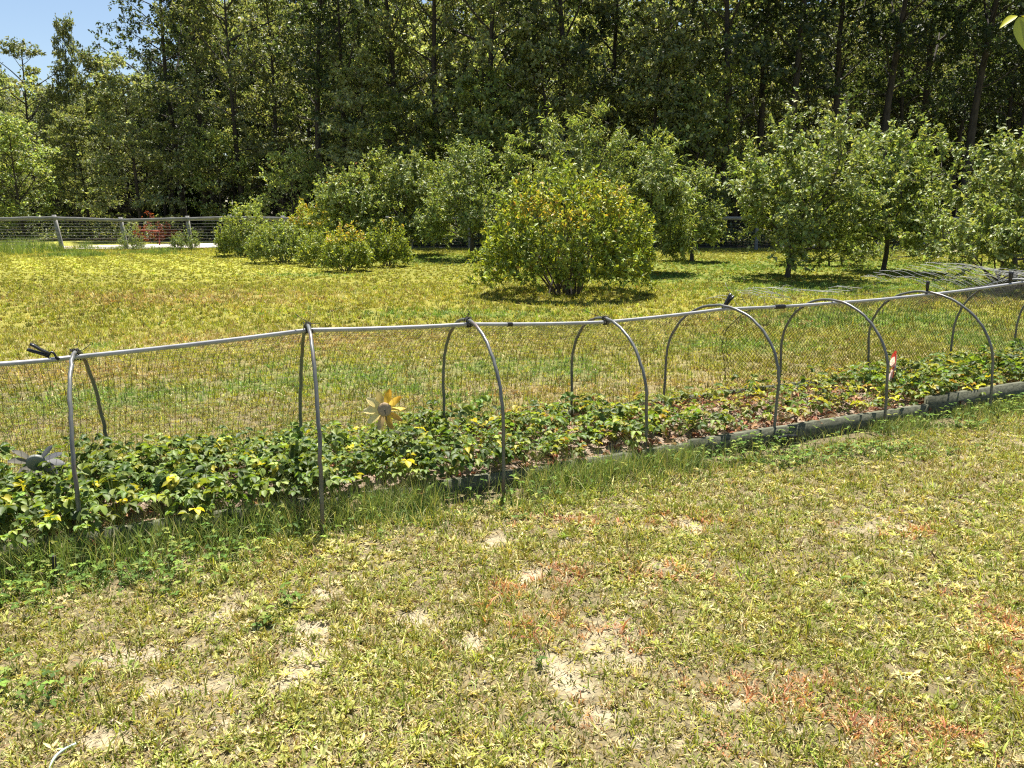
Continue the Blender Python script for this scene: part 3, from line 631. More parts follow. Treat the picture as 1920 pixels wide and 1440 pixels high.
def loose_net():
    """stiff plastic mesh flap thrown back over the ridge at the right, its cut strands sticking up"""
    rng = np.random.default_rng(15); mb = MB(); dk = (.25, .25, .25)
    cs = (crest[:, :2] - cxy) @ U
    s0, s1 = cs[4] + .5, S1 + .2
    def q(s, v):
        s = np.asarray(s, float); wc = np.interp(s, cs, (crest[:, :2] - cxy) @ Wd); hz = np.interp(s, cs, crest[:, 2])
        lift = .06 + .17 * np.abs(np.sin(s * 1.25 - .3)) * sstep(s0 - .2, s0 + 1, s)
        p = cxy + (s - .30 * v)[..., None] * U + (wc + .03 + .50 * v)[..., None] * Wd
        return np.concatenate([p, (hz + .0 + lift * v - .05 * v * v)[..., None]], -1)
    for s in np.arange(s0, s1, .068):
        dense_ = sstep(s0 + 1.3, s0 + 2.8, s)
        for v0 in ((.62,) if dense_ < .3 else (.05, .34, .62)):
            if rng.random() > .72 + .25 * dense_: continue
            v = np.linspace(v0 + rng.normal(0, .03), v0 + rng.uniform(.26, .42), 7); tubes(mb, (q(s + rng.normal(0, .012) + 0 * v, v) + np.sin(np.linspace(0, PI, 7))[:, None] * np.array([0, 0, rng.normal(.012, .01)]))[None], .0016, 4)
    for v0 in (.34, .63):
        s = np.linspace(s0 + .2, s1, 90); tubes(mb, (q(s, v0 + .03 * np.sin(s * 4)) + rng.normal(0, .002, (90, 3)))[None], .0011, 4, dk)
    for s in np.arange(s0 + 1.9, s1, .045):   # the crumpled far end hangs down over the pipe
        v = np.linspace(-.25, .35, 7); P = q(s + .25 * v, v); P[:, 2] -= .16 * np.clip(-v, 0, 1) * 2; tubes(mb, (P + rng.normal(0, .003, (7, 3)))[None], .0010, 4, dk if rng.random() < .6 else (1, 1, 1))
    for k in range(9):   # curling cut strands by the pipe joint
        b = q(s0 + rng.uniform(-.35, .35), rng.uniform(0, .3)); t = np.linspace(0, 1, 12)[:, None]; h = rng.uniform(.05, .17); l = rng.uniform(.12, .32)
        P = b + U3 * l * t + np.sin(t * PI * .9) * np.array([0, 0, h]) + W3 * rng.normal(0, .1) * t - U3 * .12 * np.sin(t * PI); tubes(mb, P[None], .0013, 4)
    tag(obj('loose_netting', mb, M['strand']), 'stiff pale plastic mesh flap thrown back over the ridge pipe at the right', 'netting')
U3 = np.array([U[0], U[1], 0]); W3 = np.array([Wd[0], Wd[1], 0])
loose_net()

# ------------------------------------------------------------------ metal flower pinwheels
def petal(mb, L, W, col, tilt, col2=None):
    n = 8; V = []
    for i in range(n + 1):
        t = i / n; w = W / 2 * (math.sin(PI * min(t * .86 + .10, 1)) ** .6); x = L * t
        for k in (-1, -.4, .4, 1): V.append([w * k * math.cos(tilt), -w * k * math.sin(tilt) + .010 * math.sin(t * PI) + .006 * k * k, x])
    V = np.array(V); q = [[4 * i + k, 4 * i + k + 1, 4 * i + 5 + k, 4 * i + 4 + k] for i in range(n) for k in range(3)]
    c = np.repeat(np.array(col)[None], len(V), 0)
    if col2 is not None: t = (V[:, 2:3] / L) ** 1.5; c = c * (1 - t) + np.array(col2) * t
    back = V + np.array([0, .0012, 0])
    mb.add(V, q=q, c=c); return mb
def flower(name, lab, base, top, rot, R, hubr, petals, hubcol, hubdeep, stakecol):
    base, top = np.array(base), np.array(top)
    r = thing(name, lab, 'garden ornament', tuple(base))
    rel = top - base
    from mathutils import Euler
    Rm = np.array(Euler(rot).to_matrix())
    for (ang, col, col2, sc, tilt) in petals:
        mb = MB(); petal(mb, (R - hubr * .75) * sc, R * .36, col, tilt, col2)
        v = mb.v[0] + np.array([0, 0, hubr * .75]); ca, sa = math.cos(ang), math.sin(ang)
        v = v @ np.array([[ca, 0, -sa], [0, 1, 0], [sa, 0, ca]])
        mb.v[0] = v @ Rm.T + rel; obj('petal', mb, M['petal'], r, True)
    mb = MB(); n = 28; th = np.arange(n) / n * 2 * PI; V, q, t = [], [], []
    prof = [(0, -hubdeep), (.55, -hubdeep), (.92, -hubdeep * .75), (1.0, -hubdeep * .2), (1.0, hubdeep * .6), (.9, hubdeep)]
    for rr, y in prof:
        for a in th: V.append([hubr * max(rr, .01) * math.cos(a), y, hubr * max(rr, .01) * math.sin(a)])
    for i in range(5): q += [[i * n + k, i * n + (k + 1) % n, (i + 1) * n + (k + 1) % n, (i + 1) * n + k] for k in range(n)]
    V = np.array(V) @ Rm.T + rel; mb.add(V, q=q, c=hubcol); mb.add(V[-n:], t=[[0, k, k + 1] for k in range(1, n - 1)], c=hubcol); obj('hub', mb, M['metal'], r, True)
    mb = MB(); off = Rm @ np.array([0, -hubdeep - .004, 0]); tubes(mb, np.array([[np.zeros(3) + off * .6 + [0, 0, -.05], rel * .5 + off * .8 + [.004, 0, 0], rel + off]]), .0035, 6, stakecol); obj('stake', mb, M['metal'], r, True)
    return r
YEL, CRM, ORG = (.85, .62, .08), (.86, .74, .34), (.85, .46, .05)
ft = dpt(721, 768, 4.72)
pet = []
for i in range(10):
    a = i * 2 * PI / 10 + .32      # clockwise from up as seen from the front
    col = [YEL, YEL, YEL, (.75, .5, .1), (.6, .42, .08), (.5, .38, .2), CRM, CRM, CRM, (.62, .5, .2)][i]  # left petals coloured paler for the light falling on them
    c2 = [ORG, ORG, YEL, (.5, .28, .1), (.5, .3, .08), (.45, .36, .24), (.86, .77, .48), (.86, .77, .5), (.86, .77, .5), (.34, .32, .14)][i]
    pet.append((a, col, c2, 1.0, [.35, .55, .95, .7, .5, .4, .1, .1, .1, .35][i]))
flower('flower_pinwheel', 'yellow metal daisy pinwheel standing in the strawberry bed', (ft[0] + .05, ft[1], .05), ft, (-.28, 0, .25), .132, .044, pet, (.42, .30, .17), .006, (.10, .09, .07))
gt = dpt(68, 868, 4.02)
GY = (.17, .175, .18)
pet = [(a, GY, (.22, .22, .24), s_, t) for a, s_, t in ((-1.42, 1.0, .25), (-.85, 1.0, .35), (.78, 1.0, 1.2), (1.25, 1.05, 1.45), (1.75, 1.0, 1.3), (2.4, .9, .8), (3.3, .9, .5), (-2.2, .9, .3))]
flower('flower_pinwheel', 'faded grey metal daisy pinwheel low among the leaves at far left', (gt[0] + .02, gt[1] + .02, .03), gt, (.30, 0, .3), .135, .050, pet, (.20, .21, .17), .014, (.10, .10, .09))
rt = dpt(1677, 690, 6.62)
RD, WH = (.62, .07, .05), (.85, .66, .62)
pet = [(i * PI / 4 + .1, (RD, WH)[i % 2], None, 1.0, .75) for i in range(8)]
flower('flower_pinwheel', 'red and white pinwheel seen edge on by the right hand hoop', (rt[0], rt[1], .05), rt, (0, 0, 1.0), .15, .022, pet, (.5, .42, .42), .012, (.2, .2, .2))

# odd bits near the bed
p = gpt(106, 1090); mb = MB(); tubes(mb, np.array([[p + [0, 0, -.05], p + [-.002, .002, .06], p + [.004, 0, .125]]]), [.012, .011, .008], 8)
tag(obj('dark_rod', mb, M['twine']), 'short dark rod upright in the lawn in front of the bed', 'stake')  # short dark upright rod in front of the bed
mb = MB(); t = np.linspace(0, 1, 14)[:, None]; p = gpt(104, 1438); P = p + np.array([0, -.03, .006]) + t * np.array([.012, .13, 0]) + np.sin(t * PI) * np.array([-.02, 0, .008]); tubes(mb, P[None], .0045, 7)
tag(obj('garden_hose', mb, M['hose'], smooth=True), 'end of a pale green hose curling over the near dry lawn', 'hose')
p = gpt(1462, 832); mb = MB(); beam(mb, p + [-.05, -.02, .05], p + [.13, .04, .05], .03, .018, seg=4, jit=.002); tag(obj('board_bracket', mb, M['black']), 'black plastic strip lying on the front board near a hoop foot', 'bracket')
def reeds():
    rng = np.random.default_rng(19); mb = MB(); c = gpt(552, 862); n = 34
    P = c + np.stack([rng.normal(0, .05, n), rng.normal(.0, .04, n), np.zeros(n)], -1); th = rng.uniform(0, 2 * PI, n)
    blades(mb, P, np.stack([np.cos(th), np.sin(th), 0 * th], -1), np.clip(rng.normal(.12, .08, n), 0, .4), rng.uniform(.22, .48, n), .006, pick(rng, n, [(.14, .22, .10), (.20, .28, .12), (.30, .32, .14)]))
    tag(obj('grass_tuft', mb, M['grass']), 'tall upright grey green grass tuft behind the hoop left of the yellow daisy', 'grass tuft')
reeds()

# ------------------------------------------------------------------ trees
def polys(P, D, L, n, trop, wig, rng):
    P = np.asarray(P, float); D = norm(np.asarray(D, float)); L = np.broadcast_to(L, (len(P),))
    out = [P]; p, d = P, D
    for i in range(n):
        p = p + d * (L / n)[:, None]; out.append(p); d = norm(d + np.asarray(trop) / n + rng.normal(0, wig, d.shape))
    return np.stack(out, 1)
def children(par, k, t0, t1, ang, angv, rng, flat=1.0, spread=True):
    M_, n, _ = par.shape
    t = (np.tile((np.arange(k) + .5) / k, M_) + rng.uniform(-.5, .5, M_ * k) / k) * (t1 - t0) + t0
    pi = np.repeat(np.arange(M_), k); f = np.clip(t, 0, .999) * (n - 1); i = f.astype(int); fr = (f - i)[:, None]
    P = par[pi, i] * (1 - fr) + par[pi, i + 1] * fr; T = norm(par[pi, i + 1] - par[pi, i])
    az = rng.uniform(0, 2 * PI, M_ * k) if not spread else (np.tile(np.arange(k) * 2.399, M_) + rng.normal(0, .35, M_ * k) + np.repeat(rng.uniform(0, 6, M_), k))
    ref = np.where(np.abs(T[:, 2:3]) > .85, np.array([1., 0, 0]), np.array([0, 0, 1.])); A = norm(np.cross(T, ref)); B = np.cross(A, T)
    Q = A * np.cos(az)[:, None] + B * np.sin(az)[:, None]; Q[:, 2] *= flat
    a = ang + rng.normal(0, angv, M_ * k)
    D = norm(T * np.cos(a)[:, None] + norm(Q) * np.sin(a)[:, None])
    return P, D, t, pi
def leaf_on(mb, tw, m, L, W, cols, wts, rng, droop=.1, nb=1.0, spread=.02, jit=.18, accent=None, t0=.15, out=.7):
    M_, n, _ = tw.shape; N_ = M_ * m; pi = np.repeat(np.arange(M_), m); t = rng.uniform(t0, 1, N_) ; f = np.clip(t, 0, .999) * (n - 1); i = f.astype(int); fr = (f - i)[:, None]
    P = tw[pi, i] * (1 - fr) + tw[pi, i + 1] * fr; T = norm(tw[pi, i + 1] - tw[pi, i])
    A = norm(T * .55 + norm(rng.normal(0, 1, (N_, 3))) * .9 + np.array([0, 0, -droop])); P = P + norm(rng.normal(0, 1, (N_, 3))) * spread * rng.random((N_, 1))
    rad = norm(P * np.array([1, 1, 0.])); Nn = np.array([0, 0, nb]) + out * rad + rng.normal(0, .5, (N_, 3))
    C = pick(rng, N_, cols, wts, jit) * np.exp(rng.normal(0, .10, (M_, 1)))[pi]
    if accent is not None: C = accent(P, C, rng)
    s = np.exp(rng.normal(0, .22, N_)); leaves(mb, P, A, Nn, L * s, W * s, np.clip(C, .004, .9))

FGR = [(.18, .205, .095), (.22, .245, .115), (.14, .165, .075), (.26, .28, .14)]
def forest_tree(seed, H, cb, R, nl, leaf=(.19, .135), cols=FGR, m=9, prof='round', flat=.25, k2=7, k3=4, fork=False):
    rng = np.random.default_rng(seed); tm, cm = MB(), MB()
    tr = polys([[0, 0, -.2]], [[rng.normal(0, .015), rng.normal(0, .015), 1]], H * 1.0, 14, (0, 0, .35), .022, rng)
    r0 = .012 * H + .02; tubes(tm, tr, np.linspace(r0, r0 * .12, 15)[None] ** 1.0, 8)
    P, D, t, pi = children(tr, nl, cb, .985, 1.15, .2, rng)
    tt = (t - cb) / (1 - cb)
    pr = {'round': np.sin(np.clip(tt * .86 + .14, 0, 1) * PI) ** .6, 'cone': (1 - tt) ** .8 * .95 + .1, 'column': np.minimum(1, 1.9 * (1 - tt)) ** .6 * .9 + .08}[prof]
    L1 = R * pr * np.exp(rng.normal(0, .26, len(P))) + .25
    el = {'round': .45, 'cone': .12, 'column': .55}[prof]; D[:, 2] += el * (0.2 + tt); D = norm(D)
    l1 = polys(P, D, L1, 6, (0, 0, .12 if prof != 'cone' else -.15), .09, rng); tubes(tm, l1, np.linspace(1, .15, 7)[None] * (.010 + .013 * L1)[:, None], 4, cap=False)
    P, D, t, pi = children(l1, k2, .45, 1.0, .85, .25, rng, flat); L2 = (L1[pi] * .36 * (1.15 - .5 * t) + .25) * np.exp(rng.normal(0, .2, len(P)))
    l2 = polys(P, D, L2, 3, (0, 0, -.05), .12, rng); tubes(tm, l2, np.linspace(1, .3, 4)[None] * .010 * np.ones((len(P), 1)), 3, cap=False)
    P, D, t, pi = children(l2, k3, .2, 1.0, .8, .3, rng, flat); l3 = polys(P, D, .35 + .25 * rng.random(len(P)), 2, (0, 0, -.12), .15, rng)
    leaf_on(cm, l3, m, leaf[0], leaf[1], cols, None, rng, .12, 1.15, .10, .25)
    leaf_on(cm, l2, m // 2, leaf[0], leaf[1], cols, None, rng, .12, 1.15, .10, .25)
    return tm.mesh('trunk', M['bark']), cm.mesh('crown', M['forest'])
LGT = [(.21, .26, .09), (.25, .30, .10), (.17, .22, .075), (.29, .33, .13)]
DRK = [(.06, .085, .04), (.085, .11, .045), (.05, .07, .035), (.11, .14, .06)]  # leaf green darkened to stand in for the wood's deep shade
PAL = [(.24, .275, .125), (.28, .31, .15), (.19, .225, .095), (.32, .345, .18)]  # lighter leaf green, sunlight put into the colour of the brighter crowns
FT = {
    'maple': forest_tree(1, 16, .12, 3.4, 30), 'maple2': forest_tree(2, 17, .22, 3.2, 30, cols=FGR),
    'pale': forest_tree(11, 16, .10, 3.2, 30, cols=PAL), 'pale2': forest_tree(12, 17, .16, 2.6, 34, cols=PAL, prof='column', k2=6),
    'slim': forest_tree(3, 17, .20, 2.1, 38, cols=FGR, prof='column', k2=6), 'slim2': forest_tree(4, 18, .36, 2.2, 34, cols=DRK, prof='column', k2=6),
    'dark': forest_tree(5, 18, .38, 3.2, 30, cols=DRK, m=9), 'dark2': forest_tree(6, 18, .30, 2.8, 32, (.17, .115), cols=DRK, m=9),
    'spray': forest_tree(7, 11, .08, 3.0, 40, (.18, .12), cols=PAL, prof='cone', flat=.12, k2=8), 'sapling': forest_tree(8, 7, .06, 2.2, 28, (.17, .115), cols=LGT, k2=6, prof='round', flat=.2),
    'sapling2': forest_tree(9, 5, .05, 1.7, 22, (.15, .10), cols=LGT, k2=6, prof='round', flat=.25), 'spire': forest_tree(10, 14, .12, 2.3, 54, (.18, .125), cols=FGR + PAL, prof='cone', flat=.35, k2=6),
}
FH = dict(pale=16, pale2=17, maple=16, maple2=17, slim=17, slim2=18, dark=18, dark2=18, spray=11, sapling=7, sapling2=5, spire=14)
def plant_tree(kind, x, y, h, rz, label, group=None, name='forest_tree', fat=1.0):
    s = h / FH[kind]; o = thing(name, label, 'tree', (x, y, 0), rz, group); o.scale = (s * fat, s * fat, s)
    link('trunk', FT[kind][0], o); link('crown', FT[kind][1], o); return o
front = [  # px, distance, kind, height, label
    (-58, 45, 'pale', 16.5, 'tall leafy tree cut by the left picture edge, taller than its neighbours'),
    (70, 52, 'pale', 11.6, 'broad round topped tree with a bare dark trunk near the left edge'),
    (148, 54, 'spire', 13.9, 'tree whose thin spire pokes into the blue sky at upper left'),
    (225, 53, 'spire', 11.6, 'pointed tree under the sky gap, second spire from the left'),
    (262, 45, 'spray', 9.4, 'bright tree with flat horizontal sprays behind the left fence'),
    (165, 47, 'spray', 7.2, 'low bright sprayed tree behind the leaning left fence post'),
    (40, 44, 'sapling', 6.0, 'drooping bright young tree at the far left behind the fence'),
    (345, 50, 'dark2', 17.5, 'tall dark narrow tree right of the blue sky gap'),
    (385, 49, 'pale2', 15.3, 'slim speckled tree right of the tall dark one, upper left'),
    (455, 47, 'pale', 15.4, 'wide pale leaved tree behind the grey green round bush'),
    (525, 49, 'pale2', 14.8, 'slim pale tree whose top meets the sky left of the dark forked tree'),
    (600, 45, 'dark', 17, 'dark forked tree with open top against the sky'),
    (650, 43, 'dark2', 15, 'shadowed tree with twin dark stems behind the left orchard trees'),
    (740, 44, 'pale', 17, 'sunlit leafy tree between the dark forked tree and a straight trunk'),
    (832, 42, 'slim', 18, 'tree with a straight thin dark trunk above the left orchard trees'),
    (915, 41, 'maple2', 17, 'tree with a thick dark trunk left of the peach trees'),
    (1000, 44, 'pale', 17.5, 'bright leafy tree just above the top of the left peach tree'),
    (1062, 41, 'dark', 18, 'dark tree with a heavy trunk above the peach trees'),
    (1150, 43, 'slim', 17.5, 'tree with two thin stems close together above the peach trees'),
    (1235, 42, 'pale', 17, 'bright full crowned tree right of the peach trees'),
    (1290, 46, 'pale2', 18, 'sunlit tall tree left of the bare dark trunk at right'),
    (1357, 40, 'dark', 18.5, 'tree with a bare straight dark trunk above the left apple tree'),
    (1420, 43, 'pale2', 18, 'speckled tree between the two bare dark trunks'),
    (1474, 39.5, 'slim2', 18.5, 'tree with a bare tall trunk right above the apple tree'),
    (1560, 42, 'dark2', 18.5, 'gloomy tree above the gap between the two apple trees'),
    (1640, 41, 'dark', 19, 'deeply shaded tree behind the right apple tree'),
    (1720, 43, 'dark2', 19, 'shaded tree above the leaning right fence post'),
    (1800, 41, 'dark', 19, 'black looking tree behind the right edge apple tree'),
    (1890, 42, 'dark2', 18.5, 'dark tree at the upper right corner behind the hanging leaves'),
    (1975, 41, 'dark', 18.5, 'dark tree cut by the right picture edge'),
]
rng = np.random.default_rng(44); spots = []
for px, Y, k, h, lab in front:
    x = (px - 960) / F * Y * .976; spots.append((x, Y)); plant_tree(k, x, Y, h, rng.uniform(0, 6.28), lab, 'trees along the front of the wood', fat=.5 if px == 148 else (.85 if px == 225 else 1.0))
for px, Y, k, h, lab in [(560, 41, 'sapling2', 4.2, 'small understory tree behind the left orchard row'), (430, 46, 'sapling', 5.5, 'young tree behind the grey green round bush'),
                         (770, 39.5, 'sapling', 6.5, 'young bright tree behind the left orchard trees'), (900, 39, 'sapling', 7.5, 'young bright tree beside the thick dark trunk'),
                         (1290, 38.5, 'sapling', 7.2, 'young bright tree between the peach and apple trees'), (1210, 39.5, 'spray', 10.5, 'bright sprayed tree behind the right peach tree'),
                         (1030, 39.5, 'spray', 10, 'bright sprayed tree behind the left peach tree'), (690, 41, 'spray', 9, 'bright sprayed tree behind the twin dark stems'), (60, 47.5, 'sapling2', 3.5, 'small dark bush like tree behind the left fence')]:
    x = (px - 960) / F * Y; plant_tree(k, x, Y, h, rng.uniform(0, 6.28), lab, 'young trees at the edge of the wood', 'young_tree')
cnt = 0
for t in range(4000):
    if cnt >= 150: break
    y = 53 + 25 * rng.random() ** 1.2; x = rng.uniform(-1, 1) * (.76 * y + 7)
    if x < -14 and y < 58: continue
    if any((x - a) ** 2 + (y - b) ** 2 < 2.9 ** 2 for a, b in spots): continue
    spots.append((x, y)); cnt += 1
    left = x / y < -.40
    h = rng.uniform(10, 12.5) * (y / 56) ** .6 if left else rng.uniform(14.5, 17)*(y/55)**.5
    gap = -.60 < x / y < -.45
    if gap: h = rng.uniform(8, 9.6) * y / 56
    plant_tree(['maple', 'maple2', 'slim2', 'dark', 'dark2', 'slim', 'pale', 'pale2'][rng.integers(8)], x, y, h, rng.uniform(0, 6.28), 'tall tree standing deep inside the dark wood behind its front row', 'trees deep in the wood')
def far_wood():
    rng = np.random.default_rng(45); mb = MB(); n = 110000
    y = rng.uniform(80, 96, n); x = rng.uniform(-1, 1, n) * 85; top = np.where(x / y < -.38, 12.5, 19) + 2 * fbm(x * .3, y * .3, 4); z = rng.random(n) * top
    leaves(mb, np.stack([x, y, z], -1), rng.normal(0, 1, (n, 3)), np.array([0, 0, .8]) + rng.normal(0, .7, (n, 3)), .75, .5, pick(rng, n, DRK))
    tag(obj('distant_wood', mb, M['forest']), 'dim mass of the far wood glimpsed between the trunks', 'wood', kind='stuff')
far_wood()
def undergrowth():
    rng = np.random.default_rng(46); mb = MB(); n = 42000
    x = rng.uniform(-34, 34, n); y = 37.5 + 10 * rng.random(n) ** 1.3 + 9 * (x < -9); hh = .3 + 1.3 * fbm(x * .35, y * .35, 5) * sstep(.42, .6, fbm(x * .25, y * .25, 6)); z = rng.random(n) * hh
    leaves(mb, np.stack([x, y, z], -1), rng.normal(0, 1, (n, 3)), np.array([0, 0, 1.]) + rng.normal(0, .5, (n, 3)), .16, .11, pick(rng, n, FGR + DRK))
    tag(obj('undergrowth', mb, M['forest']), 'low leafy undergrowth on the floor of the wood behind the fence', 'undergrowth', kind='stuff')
undergrowth()

# ---- orchard trees
def orchard_tree(seed, H, R, trunk_h, nl, leaf, cols, wts, label, x, y, droop=.15, low=.22, up=.7, k2=9, k3=6, m=20, tr_r=.06, name='apple_tree', accent=None, lean=(0, 0), group=None, nb=1.0, jit=.24, elev=(-.05, 1.2)):
    rng = np.random.default_rng(seed); tm, cm = MB(), MB()
    tr = polys([[0, 0, -.1]], [[lean[0] + rng.normal(0, .05), lean[1], 1]], trunk_h * 1.5 + .1, 5, (0, 0, .1), .06, rng); tubes(tm, tr, np.linspace(tr_r * 1.25, tr_r * .65, 6)[None], 9)
    az = np.arange(nl) * 2.399 + rng.normal(0, .25, nl); el = np.sort(rng.uniform(elev[0], elev[1], nl)); el[-2:] = 1.3
    t = np.linspace(.55, .98, nl); f = t * 5; i = np.minimum(f.astype(int), 4); P = tr[0, i] * (1 - (f - i))[:, None] + tr[0, i + 1] * (f - i)[:, None]
    D = np.stack([np.cos(az) * np.cos(el), np.sin(az) * np.cos(el), np.sin(el)], -1)
    Lh = R / np.maximum(np.cos(el), .15); Lv = (H * .80 - P[:, 2]) / np.maximum(np.sin(el), .15); L1 = np.minimum(Lh, Lv) * rng.uniform(.82, 1.02, nl)
    l1 = polys(P, D, L1, 8, (0, 0, up * .35), .07, rng); tubes(tm, l1, np.linspace(1, .18, 9)[None] * (tr_r * .55), 6, cap=False)
    P, D, t, pi = children(l1, k2, .22, 1.0, .85, .25, rng, .8); D[:, 2] += up * .4 * rng.uniform(-.6, 1.3, len(P)); L2 = L1[pi] * .36 * (1.2 - .6 * t) * np.exp(rng.normal(0, .25, len(P)))
    l2 = polys(P, D, L2, 5, (0, 0, up * .5 - droop), .1, rng); tubes(tm, l2, np.linspace(1, .3, 6)[None] * .011, 4, cap=False)
    P, D, t, pi = children(l2, k3, .35, 1.0, .75, .3, rng, .8); D[:, 2] += up * rng.uniform(-.4, 1.1, len(P)); l3 = polys(P, D, rng.uniform(.22, .55, len(P)) * (.8 + .1 * H), 4, (0, 0, up * .5 - droop * 2), .1, rng)
    tubes(tm, l3, .004, 3, cap=False)
    P, D, t, pi = children(l2, 1, .3, 1.0, .5, .2, rng); kp = (P[:, 2] > H * .5) & (rng.random(len(P)) < .6); P, D = P[kp], D[kp]; D = norm(D * .35 + np.array([0, 0, 1.]))
    sp = polys(P, D, rng.uniform(.4, 1.05, len(P)), 4, (0, 0, .3 - droop), .07, rng); tubes(tm, sp, .004, 3, cap=False); leaf_on(cm, sp, m + 4, leaf[0], leaf[1], cols, wts, rng, droop, nb, .02, jit, accent, .0)
    low_ok = l3[:, :, 2].min(1) > low; l3 = l3[low_ok]; lo2 = l2[l2[:, :, 2].min(1) > low]
    leaf_on(cm, l3, m, leaf[0], leaf[1], cols, wts, rng, droop, nb, .03, jit, accent, .05); leaf_on(cm, lo2, m // 2, leaf[0], leaf[1], cols, wts, rng, droop, nb, .03, jit, accent)
    o = thing(name, label, 'tree', (x, y, ground_z(np.array(x), np.array(y)).item()), 0, group)
    obj('trunk', tm, M['bark2'], o); obj('crown', cm, M['orchard'], o); return o
APL = [(.24, .29, .10), (.29, .34, .125), (.18, .235, .075), (.34, .39, .16)]; PCH = [(.24, .30, .10), (.29, .345, .12), (.18, .24, .07), (.34, .385, .15)]
def gx(px, Y): return (px - 960) / F * (Y * .976 + .15)
a = gpt(1475, 522); orchard_tree(201, 4.15, 1.95, .9, 14, (.10, .060), APL, None, 'tall apple tree with upright shoots right of the broad yellow tipped shrub', a[0], a[1], group='apple trees', k2=10, k3=7)
a = gpt(1655, 508); orchard_tree(202, 4.35, 1.3, 1.0, 12, (.105, .062), APL, None, 'second apple tree, in front of the leaning right fence post', a[0], a[1], group='apple trees', k2=9)
orchard_tree(203, 3.9, 2.15, .7, 14, (.10, .06), APL, None, 'apple tree cut by the right picture edge', gx(1912, 18.5), 18.5, group='apple trees', low=.25, k2=10)
orchard_tree(209, 1.5, 1.5, .25, 9, (.085, .05), APL, None, 'low spreading leafy bush under the right edge apple tree', gx(1880, 15.8), 15.8, low=.1, tr_r=.035, k2=7, k3=5, name='low_bush', elev=(.1, .8))
orchard_tree(210, 1.35, 1.3, .2, 8, (.08, .045), APL, None, 'low leafy bush between the two apple trunks', gx(1560, 24), 24, low=.1, tr_r=.03, k2=7, k3=5, name='low_bush', elev=(.1, .8))
orchard_tree(211, 1.6, 1.4, .2, 8, (.08, .045), APL, None, 'low leafy bush beneath the leaning right fence post', gx(1745, 26), 26, low=.1, tr_r=.03, k2=7, k3=5, name='low_bush', elev=(.1, .8))
orchard_tree(204, 4.8, 1.35, .8, 12, (.135, .034), PCH, None, 'tall peach tree with drooping narrow leaves directly behind the broad shrub', gx(1085, 22), 22, droop=.55, up=.75, name='peach_tree', group='peach trees', m=22, k2=10)
a = gpt(1208, 513); orchard_tree(205, 4.1, 1.0, 1.0, 10, (.135, .034), PCH, None, 'peach tree with a bare dark trunk right of the broad shrub', a[0], a[1], droop=.55, up=.75, name='peach_tree', group='peach trees', m=22, k2=9)
orchard_tree(212, 3.3, 1.0, .8, 9, (.085, .048), APL, None, 'smaller fruit tree filling the gap between the peach and apple trees', gx(1300, 26), 26, name='fruit_tree', group='far fruit trees')
a = gpt(884, 486); orchard_tree(206, 4.5, 1.75, .9, 12, (.105, .052), PCH[:3] + APL, None, 'fruit tree with a slanting dark trunk left of the broad shrub', a[0], a[1], name='fruit_tree', group='far fruit trees', k2=10, k3=7, droop=.3)
a = gpt(779, 474); orchard_tree(207, 4.3, 1.6, .9, 12, (.11, .062), APL, None, 'dense grey green fruit tree with a short leaning trunk', a[0], a[1] - 1.5, name='fruit_tree', group='far fruit trees', k2=10, k3=7, lean=(-.15, 0))
def yel(P, C, rng):
    k = (P[:, 2] > 2.6) & (rng.random(len(P)) < .05); C[k] = pick(rng, k.sum(), [(.45, .30, .05), (.5, .22, .05)]); return C
orchard_tree(208, 3.4, 1.35, .7, 11, (.11, .055), PCH + APL[:2], None, 'leftmost fruit tree, with a few orange leaves near its top', gx(665, 29.5), 29.5, name='fruit_tree', group='far fruit trees', k2=10, k3=7, accent=yel, low=.2)

